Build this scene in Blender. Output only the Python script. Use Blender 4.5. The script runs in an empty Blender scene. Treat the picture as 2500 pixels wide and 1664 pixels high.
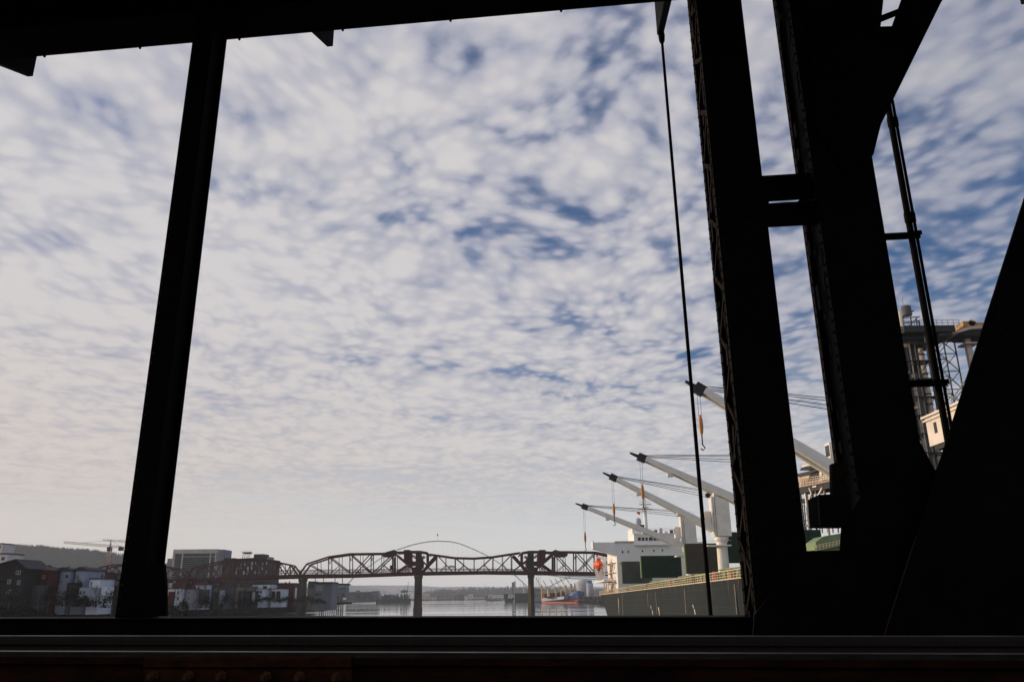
import bpy, math, random
from mathutils import Vector, Matrix

# ------------------------------------------------------------------ camera, world, sun, exposure
H = 9.5                                   # eye height above the river
PITCH, ROLL, F = math.atan(623 / 1944), math.radians(0.6), 1944.0      # focal length in photo pixels (28 mm lens)
SUN_EL, SUN_AZ = math.radians(9.0), math.radians(-72.0)                # azimuth from +Y, clockwise; the sun stands left
scene = bpy.context.scene
col = scene.collection

F0 = Vector((0, math.cos(PITCH), math.sin(PITCH)))
U0 = Vector((0, -math.sin(PITCH), math.cos(PITCH)))
R0 = Vector((1, 0, 0))
CR = R0 * math.cos(ROLL) - U0 * math.sin(ROLL)
CU = R0 * math.sin(ROLL) + U0 * math.cos(ROLL)
EYE = Vector((0, 0, H))

cam_data = bpy.data.cameras.new('camera')
cam_data.sensor_width = 36.0
cam_data.lens = 36.0 * F / 2500.0
cam_data.clip_start = 0.1
cam_data.clip_end = 60000
cam = bpy.data.objects.new('camera', cam_data)
col.objects.link(cam)
cam.matrix_world = Matrix(((CR.x, CU.x, -F0.x, EYE.x), (CR.y, CU.y, -F0.y, EYE.y), (CR.z, CU.z, -F0.z, EYE.z), (0, 0, 0, 1)))
scene.camera = cam

world = bpy.data.worlds.new('World')
scene.world = world
world.use_nodes = True
wt = world.node_tree
wt.nodes.clear()
WN = lambda t: wt.nodes.new(t)
def wmath(op, a, b=None, c=None, clamp=False):
    n = WN('ShaderNodeMath'); n.operation = op; n.use_clamp = clamp
    for i, v in enumerate((a, b, c)):
        if v is None: continue
        if hasattr(v, 'is_output'): wt.links.new(v, n.inputs[i])
        else: n.inputs[i].default_value = v
    return n.outputs[0]
def wnoise(vec, scale, detail=3, rough=0.5, dist=0.0):
    n = WN('ShaderNodeTexNoise'); n.inputs['Scale'].default_value = scale; n.inputs['Detail'].default_value = detail
    n.inputs['Roughness'].default_value = rough; n.inputs['Distortion'].default_value = dist
    wt.links.new(vec, n.inputs['Vector']); return n.outputs['Fac']
def wramp(v, a, b, lo=0.0, hi=1.0):
    n = WN('ShaderNodeMapRange'); n.interpolation_type = 'SMOOTHSTEP'; n.clamp = True
    wt.links.new(v, n.inputs['Value'])
    for k, x in zip(('From Min', 'From Max', 'To Min', 'To Max'), (a, b, lo, hi)): n.inputs[k].default_value = x
    return n.outputs['Result']
def wmix(f, a, b):
    n = WN('ShaderNodeMix'); n.data_type = 'RGBA'
    for k, v in ((0, f), (6, a), (7, b)):
        if hasattr(v, 'is_output'): wt.links.new(v, n.inputs[k])
        elif k == 0: n.inputs[k].default_value = v
        else: n.inputs[k].default_value = (*v, 1)
    return n.outputs[2]
def wscale(c, s):
    n = WN('ShaderNodeVectorMath'); n.operation = 'SCALE'
    wt.links.new(c, n.inputs[0])
    if hasattr(s, 'is_output'): wt.links.new(s, n.inputs['Scale'])
    else: n.inputs['Scale'].default_value = s
    return n.outputs[0]
sky = WN('ShaderNodeTexSky')
sky.sky_type = 'NISHITA'
sky.sun_disc = False
sky.sun_elevation = SUN_EL
sky.sun_rotation = SUN_AZ % (2 * math.pi)
sky.air_density, sky.dust_density, sky.ozone_density = 1.0, 0.3, 3.0
tc = WN('ShaderNodeTexCoord')
sep = WN('ShaderNodeSeparateXYZ'); wt.links.new(tc.outputs['Generated'], sep.inputs[0])
zc = wmath('MAXIMUM', sep.outputs['Z'], 0.0)
den = wmath('ADD', zc, 0.07)
com = WN('ShaderNodeCombineXYZ')
wt.links.new(wmath('DIVIDE', sep.outputs['X'], den), com.inputs['X'])
wt.links.new(wmath('DIVIDE', sep.outputs['Y'], den), com.inputs['Y'])
mp = WN('ShaderNodeMapping'); mp.inputs['Rotation'].default_value = (0, 0, math.radians(-20)); mp.inputs['Scale'].default_value = (1.06, 0.86, 1)
mp.inputs['Location'].default_value = (3.1, 1.7, 0)
wt.links.new(com.outputs[0], mp.inputs['Vector'])
P = mp.outputs['Vector']
# warp the cloud sheet so that its ripples wander and its cells fray
def wwarp(vec, scale, amount, detail=2):
    n = WN('ShaderNodeTexNoise'); n.inputs['Scale'].default_value = scale; n.inputs['Detail'].default_value = detail
    wt.links.new(vec, n.inputs['Vector'])
    q = WN('ShaderNodeVectorMath'); q.operation = 'SUBTRACT'; wt.links.new(n.outputs['Color'], q.inputs[0]); q.inputs[1].default_value = (.5, .5, .5)
    r = WN('ShaderNodeVectorMath'); r.operation = 'MULTIPLY_ADD'; wt.links.new(q.outputs[0], r.inputs[0]); r.inputs[1].default_value = (amount, amount, 0); wt.links.new(vec, r.inputs[2])
    return r.outputs[0]
PW = wwarp(P, 1.6, 0.26, 1)
def wcells(scale, lo, hi):
    v = WN('ShaderNodeTexVoronoi'); v.feature = 'SMOOTH_F1'; v.voronoi_dimensions = '2D'
    v.inputs['Scale'].default_value = scale; v.inputs['Smoothness'].default_value = 0.9; v.inputs['Randomness'].default_value = 1.0
    wt.links.new(wwarp(PW, scale * 1.1, 0.35 / scale, 2), v.inputs['Vector'])
    return wramp(v.outputs['Distance'], lo, hi, 1.0, 0.0)         # puffy heads, thin seams
cell = wcells(10.5, 0.05, 0.60)
cell2 = wcells(23.0, 0.05, 0.60)
mid = wnoise(PW, 6.5, 4.0, 0.52, 0.0)
fine = wnoise(PW, 30.0, 3.0, 0.55, 0.0)
cover = wnoise(P, 1.15, 2.0, 0.5)
streak_map = WN('ShaderNodeMapping'); streak_map.inputs['Rotation'].default_value = (0, 0, math.radians(35)); streak_map.inputs['Scale'].default_value = (0.5, 2.4, 1)
wt.links.new(P, streak_map.inputs['Vector'])
streak = wnoise(streak_map.outputs['Vector'], 1.5, 3.0, 0.5)
dens = wmath('ADD', wmath('MULTIPLY', wmath('SUBTRACT', cell, 0.45), 0.20), wmath('MULTIPLY', wmath('SUBTRACT', cell2, 0.45), 0.13))
for v, k in ((mid, 0.64), (fine, 0.13), (cover, 0.50), (streak, 0.58)):
    dens = wmath('ADD', dens, wmath('MULTIPLY', wmath('SUBTRACT', v, 0.5), k))
dens = wmath('ADD', dens, wmath('ADD', wmath('MULTIPLY', sep.outputs['X'], -0.24), 0.100))      # the sheet thins out towards the east
alpha = wramp(dens, -0.30, 0.03)
alpha = wmath('MULTIPLY', alpha, wramp(sep.outputs['X'], 0.10, 0.70, 1.0, 0.55))
lowfade = wramp(wmath('ADD', sep.outputs['Z'], wmath('MULTIPLY', wmath('SUBTRACT', streak, 0.5), 0.09)), 0.055, 0.150)
alpha = wmath('MULTIPLY', alpha, lowfade)
body = wramp(dens, -0.17, 0.36)
CLOUD_DIM, CLOUD_LIT = (0.385, 0.40, 0.50), (0.70, 0.67, 0.665)
ccol = wmix(body, CLOUD_DIM, CLOUD_LIT)
warm = wramp(sep.outputs['Z'], 0.10, 0.36, 1.0, 0.0)
ccol = wmix(wmath('MULTIPLY', warm, 0.5), ccol, (0.66, 0.63, 0.60))
SKY_STRENGTH = 0.10
hsv = WN('ShaderNodeHueSaturation'); hsv.inputs['Saturation'].default_value = 1.22; wt.links.new(sky.outputs['Color'], hsv.inputs['Color'])
tint = WN('ShaderNodeVectorMath'); tint.operation = 'MULTIPLY'; wt.links.new(hsv.outputs['Color'], tint.inputs[0]); tint.inputs[1].default_value = (1.05, 0.96, 1.12)
skyc = wscale(tint.outputs[0], SKY_STRENGTH)
# thin milky veil low over the horizon
veil = wramp(sep.outputs['Z'], 0.0, 0.30, 0.90, 0.0)
skyc = wmix(veil, skyc, (0.82, 0.82, 0.83))
glow = wmath('MULTIPLY', wramp(sep.outputs['X'], 0.2, -0.8), wramp(sep.outputs['Z'], 0.0, 0.45, 0.85, 0.0))
skyc = wmix(wmath('MULTIPLY', glow, 0.8), skyc, (0.74, 0.62, 0.53))
warmc = WN('ShaderNodeVectorMath'); warmc.operation = 'MULTIPLY'; wt.links.new(ccol, warmc.inputs[0]); warmc.inputs[1].default_value = (1.04, 0.93, 0.86)
ccol = wmix(glow, ccol, warmc.outputs[0])
final = wmix(wmath('MULTIPLY', alpha, 0.93), skyc, ccol)
bg = WN('ShaderNodeBackground'); bg.inputs['Strength'].default_value = 1.0
wt.links.new(final, bg.inputs['Color'])
wo = WN('ShaderNodeOutputWorld'); wt.links.new(bg.outputs[0], wo.inputs['Surface'])

sun_data = bpy.data.lights.new('sun', 'SUN')
sun_data.energy = 3.8
sun_data.angle = math.radians(0.6)
sun_data.color = (1.0, 0.76, 0.52)
sun = bpy.data.objects.new('sun', sun_data)
col.objects.link(sun)
TOSUN = Vector((math.sin(SUN_AZ) * math.cos(SUN_EL), math.cos(SUN_AZ) * math.cos(SUN_EL), math.sin(SUN_EL)))
sun.rotation_euler = TOSUN.to_track_quat('Z', 'Y').to_euler()

scene.view_settings.view_transform = 'Standard'
scene.view_settings.look = 'None'
scene.view_settings.exposure = 0.0
scene.view_settings.gamma = 1.0
scene.view_settings.use_curve_mapping = False
scene.render.engine = 'CYCLES'
scene.cycles.use_denoising = True
scene.cycles.max_bounces = 7
scene.cycles.volume_bounces = 3
scene.cycles.transparent_max_bounces = 8

# ------------------------------------------------------------------ photo pixel -> direction -> place
def ray(px, py):
    return F0 * F + CR * (px - 1250) + CU * (832 - py)
def at(px, py, Y):                         # on the vertical plane at distance Y
    r = ray(px, py); return EYE + r * (Y / r.y)
def ground(px, py, z=0.0):                 # on the level z
    r = ray(px, py); return EYE + r * ((z - H) / r.z)
def onplane(px, py, p0, n):
    r = ray(px, py); return EYE + r * ((Vector(p0) - EYE).dot(Vector(n)) / r.dot(Vector(n)))

# ------------------------------------------------------------------ materials
MATS = {}
def mat(name, color, rough=0.7, metal=0.0, var=0.25, scale=0.6, bump=0.0, spec=0.4, color2=None, stretch=(1, 1, 1)):
    if name in MATS: return MATS[name]
    m = bpy.data.materials.new(name); m.use_nodes = True
    nt = m.node_tree; b = nt.nodes['Principled BSDF']
    b.inputs['Roughness'].default_value = rough; b.inputs['Metallic'].default_value = metal
    b.inputs['Specular IOR Level'].default_value = spec
    tcn = nt.nodes.new('ShaderNodeTexCoord'); mpn = nt.nodes.new('ShaderNodeMapping'); mpn.inputs['Scale'].default_value = stretch
    nt.links.new(tcn.outputs['Object'], mpn.inputs['Vector'])
    n = nt.nodes.new('ShaderNodeTexNoise'); n.inputs['Scale'].default_value = scale; n.inputs['Detail'].default_value = 6; n.inputs['Roughness'].default_value = 0.62
    nt.links.new(mpn.outputs[0], n.inputs['Vector'])
    r = nt.nodes.new('ShaderNodeMapRange'); r.inputs['From Min'].default_value = 0.33; r.inputs['From Max'].default_value = 0.67
    nt.links.new(n.outputs['Fac'], r.inputs['Value'])
    mx = nt.nodes.new('ShaderNodeMix'); mx.data_type = 'RGBA'
    c2 = color2 if color2 else tuple(c * (1 - var) for c in color)
    c1 = color if color2 else tuple(min(1, c * (1 + var * 0.6)) for c in color)
    mx.inputs[6].default_value = (*c2, 1); mx.inputs[7].default_value = (*c1, 1)
    nt.links.new(r.outputs[0], mx.inputs[0]); nt.links.new(mx.outputs[2], b.inputs['Base Color'])
    if bump:
        bp = nt.nodes.new('ShaderNodeBump'); bp.inputs['Strength'].default_value = bump; bp.inputs['Distance'].default_value = 0.05
        nt.links.new(n.outputs['Fac'], bp.inputs['Height']); nt.links.new(bp.outputs[0], b.inputs['Normal'])
    MATS[name] = m
    return m

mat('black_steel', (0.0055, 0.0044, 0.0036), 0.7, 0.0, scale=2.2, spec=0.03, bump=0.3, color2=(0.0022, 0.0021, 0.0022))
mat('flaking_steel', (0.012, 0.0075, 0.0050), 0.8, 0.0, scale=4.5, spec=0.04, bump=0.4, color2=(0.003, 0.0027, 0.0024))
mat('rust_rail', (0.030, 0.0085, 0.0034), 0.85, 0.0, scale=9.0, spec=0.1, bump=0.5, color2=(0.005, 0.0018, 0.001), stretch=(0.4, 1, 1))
mat('rust_bolt', (0.10, 0.040, 0.018), 0.85, scale=20.0, spec=0.1, bump=0.5)
mat('rust_bar', (0.055, 0.018, 0.0075), 0.85, scale=14.0, spec=0.1, bump=0.6, color2=(0.012, 0.0045, 0.0025), stretch=(0.5, 1, 1))
mat('rail_top', (0.15, 0.15, 0.135), 0.5, 0.6, scale=18.0, color2=(0.04, 0.036, 0.028), stretch=(0.12, 1, 1))
mat('rail_worn', (0.022, 0.021, 0.017), 0.75, 0.0, scale=30.0, spec=0.2, color2=(0.006, 0.005, 0.004), stretch=(0.25, 1, 1))
mat('rail_dark', (0.02, 0.014, 0.01), 0.9, scale=5.0, stretch=(5, 0.6, 1))  # plain dark colour for the second rail's sides
mat('deck_dark', (0.004, 0.0037, 0.0035), 0.9, scale=2.0, spec=0.1)
mat('bridge_red', (0.072, 0.011, 0.014), 0.65, spec=0.2, scale=0.25, color2=(0.038, 0.007, 0.010))
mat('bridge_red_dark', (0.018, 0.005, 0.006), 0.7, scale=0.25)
mat('pier_concrete', (0.095, 0.078, 0.060), 0.95, spec=0.05, scale=0.25, color2=(0.035, 0.030, 0.026), stretch=(1, 1, 0.25))
mat('pier_wet', (0.07, 0.06, 0.05), 0.6, scale=0.4)
mat('arch_steel', (0.72, 0.73, 0.72), 0.6, scale=0.1)
mat('concrete', (0.32, 0.30, 0.28), 0.9, scale=0.3)
mat('asphalt', (0.05, 0.05, 0.052), 0.9)
mat('hull_grey', (0.020, 0.029, 0.032), 0.85, spec=0.15, scale=0.10, color2=(0.015, 0.021, 0.024), stretch=(1, 1, 0.35))
mat('hull_green', (0.10, 0.22, 0.13), 0.6, scale=0.4)
mat('hull_streak', (0.13, 0.105, 0.075), 0.7, scale=0.8, color2=(0.05, 0.046, 0.038))
mat('scuff_white', (0.75, 0.70, 0.62), 0.7)
mat('ship_white', (0.84, 0.82, 0.81), 0.5, scale=0.22, color2=(0.76, 0.74, 0.72))
mat('crane_white', (0.82, 0.80, 0.78), 0.5, scale=0.5, color2=(0.70, 0.65, 0.60))
mat('crane_black', (0.012, 0.012, 0.014), 0.6)
mat('hatch_green', (0.010, 0.040, 0.024), 0.6, spec=0.2, scale=0.55, color2=(0.006, 0.022, 0.017))
mat('hatch_grey', (0.060, 0.066, 0.054), 0.6, scale=0.3)
mat('hatch_brown', (0.062, 0.050, 0.036), 0.6, scale=0.3, color2=(0.040, 0.036, 0.028))
mat('hatch_edge_lit', (0.20, 0.24, 0.10), 0.6, scale=1.5, color2=(0.12, 0.19, 0.09))  # sunlight on the covers' left edges is put into this lighter colour
mat('coaming_green', (0.22, 0.28, 0.13), 0.6, scale=0.5, color2=(0.12, 0.20, 0.10))
mat('rail_cream', (0.62, 0.52, 0.38), 0.6)
mat('orange', (0.80, 0.15, 0.03), 0.45, scale=0.8, color2=(0.62, 0.09, 0.02))
mat('hook_orange', (0.50, 0.20, 0.05), 0.55)
mat('dark_glass', (0.010, 0.011, 0.013), 0.12, spec=0.5)
mat('glass_blue', (0.022, 0.048, 0.058), 0.2, spec=0.3, scale=0.3, color2=(0.010, 0.024, 0.030))
mat('wire', (0.03, 0.03, 0.035), 0.6)
mat('wall_white_shaded', (0.29, 0.325, 0.385), 0.8, scale=0.3, var=0.12)  # white walls with shade put into a darker, bluish colour
mat('wall_white_lit', (0.62, 0.64, 0.70), 0.8, scale=0.3, var=0.12)  # the same white kept bright, without that shade
mat('wall_grey', (0.065, 0.068, 0.078), 0.8, scale=0.3)
mat('wall_brown', (0.022, 0.018, 0.016), 0.85, scale=0.3)
mat('wall_beige', (0.17, 0.15, 0.12), 0.85, scale=0.3)
mat('wall_red', (0.085, 0.014, 0.014), 0.8, scale=0.3)
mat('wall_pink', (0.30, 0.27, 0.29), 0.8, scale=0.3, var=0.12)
mat('brick', (0.05, 0.018, 0.017), 0.9, scale=0.4)
mat('roof_dark', (0.035, 0.035, 0.042), 0.85, scale=0.5)
mat('window_frame', (0.40, 0.42, 0.45), 0.6)
mat('tower_wall', (0.50, 0.47, 0.45), 0.8, scale=0.1)
mat('rust_streak', (0.16, 0.07, 0.035), 0.85, scale=1.5, color2=(0.07, 0.05, 0.04))
mat('tower_slate', (0.18, 0.20, 0.23), 0.7, scale=0.1)
mat('bank_soil', (0.013, 0.0125, 0.010), 0.95, spec=0.05, scale=0.12, color2=(0.006, 0.0065, 0.0055))
mat('bark', (0.10, 0.075, 0.055), 0.9, scale=2.0)
mat('twig', (0.095, 0.060, 0.040), 0.9, scale=1.0)
mat('leaf_dark', (0.0075, 0.010, 0.0065), 0.9, scale=1.0)
mat('conifer', (0.010, 0.026, 0.042), 0.95, scale=0.02)  # blue of the haze mixed into the tree colour
mat('conifer_hazed', (0.035, 0.055, 0.090), 0.95, scale=0.004)  # paler and bluer trees, distance haze put into the colour
mat('hill_ground', (0.010, 0.026, 0.048), 0.95, scale=0.01)  # hill colour holds the same haze blue
mat('hill_hazed', (0.20, 0.22, 0.27), 0.95, scale=0.002)  # distance haze painted into the far hills' pale colour
mat('crane_yellow', (0.42, 0.32, 0.14), 0.6, scale=0.5)
mat('crane_redwhite', (0.45, 0.16, 0.13), 0.6, scale=0.35, color2=(0.55, 0.45, 0.42))
mat('ship_blue', (0.014, 0.085, 0.26), 0.5, scale=0.1)
mat('ship_paleblue', (0.25, 0.33, 0.44), 0.6, scale=0.1)
mat('ship_red', (0.42, 0.075, 0.05), 0.6, scale=0.1)
mat('ship_maroon', (0.10, 0.025, 0.03), 0.7, scale=0.1)
mat('ship_yellow', (0.60, 0.40, 0.14), 0.5, scale=0.2)
mat('barge_dark', (0.035, 0.045, 0.045), 0.7, scale=0.1)
mat('letter_white', (0.80, 0.76, 0.70), 0.6)
mat('tank_grey', (0.36, 0.38, 0.42), 0.7, scale=0.08)
mat('tank_blue', (0.10, 0.17, 0.27), 0.7, scale=0.08)
mat('silo_steel', (0.08, 0.08, 0.085), 0.7, scale=0.15)
mat('frame_steel', (0.055, 0.058, 0.062), 0.65, scale=0.2)
mat('frame_dark', (0.022, 0.022, 0.025), 0.7, scale=0.2)
mat('terminal_cream', (0.60, 0.50, 0.42), 0.7, scale=0.4, color2=(0.42, 0.33, 0.27))
mat('terminal_white', (0.76, 0.70, 0.64), 0.7, scale=0.3, color2=(0.62, 0.55, 0.49))
mat('terminal_orange', (0.50, 0.30, 0.12), 0.7, scale=1.2, color2=(0.12, 0.07, 0.04))
mat('car_dark', (0.015, 0.015, 0.02), 0.3)
mat('truck_blue', (0.10, 0.20, 0.28), 0.5)

# the river: dark water that mirrors the sky, with broad calmer and rougher patches
def water_material():
    m = bpy.data.materials.new('river_water'); m.use_nodes = True
    nt = m.node_tree; b = nt.nodes['Principled BSDF']
    b.inputs['Base Color'].default_value = (0.075, 0.085, 0.095, 1)
    b.inputs['IOR'].default_value = 1.6
    tcn = nt.nodes.new('ShaderNodeTexCoord')
    def nz(sc, st, det):
        mpn = nt.nodes.new('ShaderNodeMapping'); mpn.inputs['Scale'].default_value = st; nt.links.new(tcn.outputs['Object'], mpn.inputs['Vector'])
        n = nt.nodes.new('ShaderNodeTexNoise'); n.inputs['Scale'].default_value = sc; n.inputs['Detail'].default_value = det
        nt.links.new(mpn.outputs[0], n.inputs['Vector']); return n.outputs['Fac']
    patch = nz(0.012, (0.35, 1.3, 1), 3)
    rp = nt.nodes.new('ShaderNodeMapRange'); rp.inputs['From Min'].default_value = 0.42; rp.inputs['From Max'].default_value = 0.62
    rp.inputs['To Min'].default_value = 0.04; rp.inputs['To Max'].default_value = 0.12
    nt.links.new(patch, rp.inputs['Value']); nt.links.new(rp.outputs[0], b.inputs['Roughness'])
    bp = nt.nodes.new('ShaderNodeBump'); bp.inputs['Strength'].default_value = 0.045; bp.inputs['Distance'].default_value = 0.10
    nt.links.new(nz(0.35, (0.6, 1.2, 1), 4), bp.inputs['Height'])
    nt.links.new(bp.outputs[0], b.inputs['Normal'])
    MATS['river_water'] = m
water_material()

# ------------------------------------------------------------------ mesh helpers
class MB:
    def __init__(s): s.v, s.f, s.m = [], [], []
    def add(s, vs, fs, mi=0):
        o = len(s.v); s.v += [tuple(v) for v in vs]; s.f += [tuple(o + i for i in f) for f in fs]; s.m += [mi] * len(fs); return s
    def hexa(s, p, mi=0):                  # 8 corners: bottom four, then top four
        return s.add(p, [(3, 2, 1, 0), (4, 5, 6, 7), (0, 1, 5, 4), (1, 2, 6, 5), (2, 3, 7, 6), (3, 0, 4, 7)], mi)
    def box(s, x0, x1, y0, y1, z0, z1, mi=0):
        return s.hexa([(x0, y0, z0), (x1, y0, z0), (x1, y1, z0), (x0, y1, z0), (x0, y0, z1), (x1, y0, z1), (x1, y1, z1), (x0, y1, z1)], mi)
    def beam(s, a, b, w, h=None, up=(0, 0, 1), mi=0, w2=None, h2=None):      # box from a to b
        a, b = Vector(a), Vector(b); h = h or w
        d = (b - a).normalized(); x = d.cross(Vector(up))
        if x.length < 1e-4: x = d.cross(Vector((1, 0, 0)))
        x.normalize(); y = x.cross(d).normalized()
        w2 = w if w2 is None else w2; h2 = h if h2 is None else h2
        q = lambda c, W, Hh: [c - x * W / 2 - y * Hh / 2, c + x * W / 2 - y * Hh / 2, c + x * W / 2 + y * Hh / 2, c - x * W / 2 + y * Hh / 2]
        return s.hexa(q(a, w, h) + q(b, w2, h2), mi)
    def prism(s, poly, ext, mi=0):         # planar polygon swept along ext
        n = len(poly); e = Vector(ext)
        vs = [Vector(p) for p in poly] + [Vector(p) + e for p in poly]
        return s.add(vs, [tuple(range(n - 1, -1, -1)), tuple(range(n, 2 * n))] + [(i, (i + 1) % n, n + (i + 1) % n, n + i) for i in range(n)], mi)
    def tube(s, pts, r, n=6, r2=None, mi=0):
        pts = [Vector(p) for p in pts]; vs = []; fs = []
        for i, p in enumerate(pts):
            d = (pts[min(i + 1, len(pts) - 1)] - pts[max(i - 1, 0)]).normalized()
            x = d.cross(Vector((0, 0, 1)))
            if x.length < 1e-3: x = Vector((1, 0, 0))
            x.normalize(); y = x.cross(d)
            rr = r if r2 is None else r + (r2 - r) * i / max(1, len(pts) - 1)
            vs += [p + x * rr * math.cos(2 * math.pi * k / n) + y * rr * math.sin(2 * math.pi * k / n) for k in range(n)]
        for i in range(len(pts) - 1):
            fs += [(i * n + k, i * n + (k + 1) % n, (i + 1) * n + (k + 1) % n, (i + 1) * n + k) for k in range(n)]
        fs += [tuple(range(n - 1, -1, -1)), tuple(range((len(pts) - 1) * n, len(pts) * n))]
        return s.add(vs, fs, mi)
    def lathe(s, c, prof, n=16, mi=0, axis=None):   # prof: (radius, height) pairs about a vertical axis at c
        c = Vector(c); vs = []; fs = []
        A = Vector(axis).normalized() if axis else Vector((0, 0, 1))
        X = A.orthogonal().normalized(); Y = A.cross(X)
        for r, z in prof: vs += [c + A * z + X * r * math.cos(2 * math.pi * k / n) + Y * r * math.sin(2 * math.pi * k / n) for k in range(n)]
        for i in range(len(prof) - 1): fs += [(i * n + k, i * n + (k + 1) % n, (i + 1) * n + (k + 1) % n, (i + 1) * n + k) for k in range(n)]
        fs += [tuple(range(n - 1, -1, -1)), tuple(range((len(prof) - 1) * n, len(prof) * n))]
        return s.add(vs, fs, mi)
    def build(s, name, material, parent=None, kind=None, label=None, smooth=False):
        me = bpy.data.meshes.new(name); me.from_pydata(s.v, [], s.f); me.validate()
        for m in (material if isinstance(material, (list, tuple)) else [material]): me.materials.append(MATS[m])
        if any(s.m) and len(s.m) == len(me.polygons): me.polygons.foreach_set('material_index', s.m)
        if smooth: me.polygons.foreach_set('use_smooth', [True] * len(me.polygons))
        me.update()
        o = bpy.data.objects.new(name, me); col.objects.link(o)
        if parent:
            o.parent = parent
            o.matrix_parent_inverse = Matrix.Translation(-total_loc(parent))
        if kind: o['kind'] = kind
        if label: o['label'] = label
        return o
def total_loc(o):
    v = Vector((0, 0, 0))
    while o: v += o.location + o.matrix_parent_inverse.translation; o = o.parent
    return v
def thing(name, label, cat, loc=(0, 0, 0), group=None):
    o = bpy.data.objects.new(name, None); col.objects.link(o); o.location = loc
    o.empty_display_size = 0.5
    return tag(o, label, cat, group)
def tag(o, label, cat, group=None):
    o['label'] = label; o['category'] = cat
    if group: o['group'] = group
    return o
def one(shape, name, material, label, cat, group=None, smooth=False):
    return tag(shape.build(name, material, smooth=smooth), label, cat, group)
def part(name, material, parent, fn, **k):
    m = MB(); fn(m); return m.build(name, material, parent, **k)
rng = random.Random(7)

# ================================================================== the setting
part('river', 'river_water', None, lambda m: m.add([(-6000, -600, 0), (6000, -600, 0), (6000, 9000, 0), (-6000, 9000, 0)], [(0, 1, 2, 3)]), kind='structure')

# ================================================================== the near steel bridge we look out of
ANG = math.radians(6.7)
UU = Vector((math.cos(ANG), -math.sin(ANG), 0)); NN = Vector((math.sin(ANG), math.cos(ANG), 0))
GRADE = 0.005                                # the bridge falls gently to the right
def nb(s, d, z): return UU * s + NN * d + Vector((0, 0, H + z - GRADE * s))
def hp(px, py, d):                          # pixel -> (s, z) on the bridge plane at distance d
    p = onplane(px, py, NN * d, NN); return p.dot(UU), p.z - H + GRADE * p.dot(UU)
def nbox(m, s0, s1, d0, d1, z0, z1, mi=0):
    return m.hexa([nb(s0, d0, z0), nb(s1, d0, z0), nb(s1, d1, z0), nb(s0, d1, z0), nb(s0, d0, z1), nb(s1, d0, z1), nb(s1, d1, z1), nb(s0, d1, z1)], mi)
def nplate(m, pts, d, t):                   # photo outline -> steel plate of thickness t standing at distance d
    return m.prism([nb(*(lambda q: (q[0], d, q[1]))(hp(x, y, d))) for x, y in pts], NN * t)
def rivets(m, s, d, z, n):                  # one low domed head
    n = Vector(n); c = nb(s, d, z)
    return m.lathe(c, [(0.021, 0.0), (0.019, 0.008), (0.010, 0.015)], 6, axis=n)

bridge = thing('steel_bridge', 'black riveted steel truss bridge with tall posts framing the river view', 'bridge', nb(0, 10, -1.0))
ZTOP = hp(560, 97, 10.35)[1]                # underside of the top chord
ZLOW = hp(1100, 1506, 9.75)[1]              # top of the lower chord
S0, S1 = -62.0, 30.0
# top chord: web plates, flanges and rivets
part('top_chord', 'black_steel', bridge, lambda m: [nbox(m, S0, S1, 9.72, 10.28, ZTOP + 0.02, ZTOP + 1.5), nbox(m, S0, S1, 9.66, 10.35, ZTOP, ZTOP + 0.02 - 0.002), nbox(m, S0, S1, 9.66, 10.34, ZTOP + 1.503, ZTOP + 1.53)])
def chord_bolts(m):
    for px, py in ((107, 145), (341, 122), (584, 99), (837, 72), (1100, 50), (1370, 28)):
        s, z = hp(px, py, 10.33); m.lathe(nb(s, 10.33, ZTOP), [(0.022, 0.0), (0.022, -0.03), (0.014, -0.045)], 6)
part('bolt', 'black_steel', bridge, chord_bolts, kind='stuff')
part('upper_deck', 'deck_dark', bridge, lambda m: nbox(m, S0, S1, -4.0, 11.95, ZTOP + 1.56, ZTOP + 1.95))
# cantilever brackets beyond the top chord
BS = [hp(74, 187, 12.0)[0], hp(806, 114, 12.0)[0], hp(1612, 85, 12.0)[0]]
step = (BS[2] - BS[0]) / 2
for i, k in enumerate((-1, 0, 1, 2, 3)):
    s = BS[0] + step * k if k not in (0, 1, 2) else BS[k]
    z1 = [hp(806, 114, 12.0), hp(74, 187, 12.0), hp(806, 114, 12.0), hp(1612, 85, 12.0), hp(1612, 85, 12.0)][i][1]
    def brk(m, s=s):
        zt, zi = ZTOP + 1.54, z1 - 0.62
        m.prism([nb(s - 0.055, 10.36, zi), nb(s - 0.055, 12.0, z1), nb(s - 0.055, 12.0, zt), nb(s - 0.055, 10.36, zt)], UU * 0.11)
        m.prism([nb(s - 0.12, 10.36, zt - 0.14), nb(s - 0.12, 12.0, zt - 0.14), nb(s - 0.12, 12.0, zt - 0.004), nb(s - 0.12, 10.36, zt - 0.004)], UU * 0.24)
    part('bracket', 'black_steel', bridge, brk)
    part('floor_beam', 'black_steel', bridge, lambda m, s=s: nbox(m, s - 0.18, s + 0.18, -2.2, 9.62, ZTOP + 0.5, ZTOP + 1.55))
z1 = hp(1612, 85, 12.0)[1]
# hanger rod below the third bracket
def rod(m):
    s = BS[2] + 0.02
    m.tube([nb(s, 12.0, z1 + 0.1), nb(s + 0.04, 12.0, -1.6)], 0.024, 8, 0.030)
    m.lathe(nb(s, 12.0, z1), [(0.05, 0.1), (0.06, -0.02), (0.05, -0.14), (0.03, -0.18)], 8)
part('hanger_rod', 'black_steel', bridge, rod)

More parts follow.
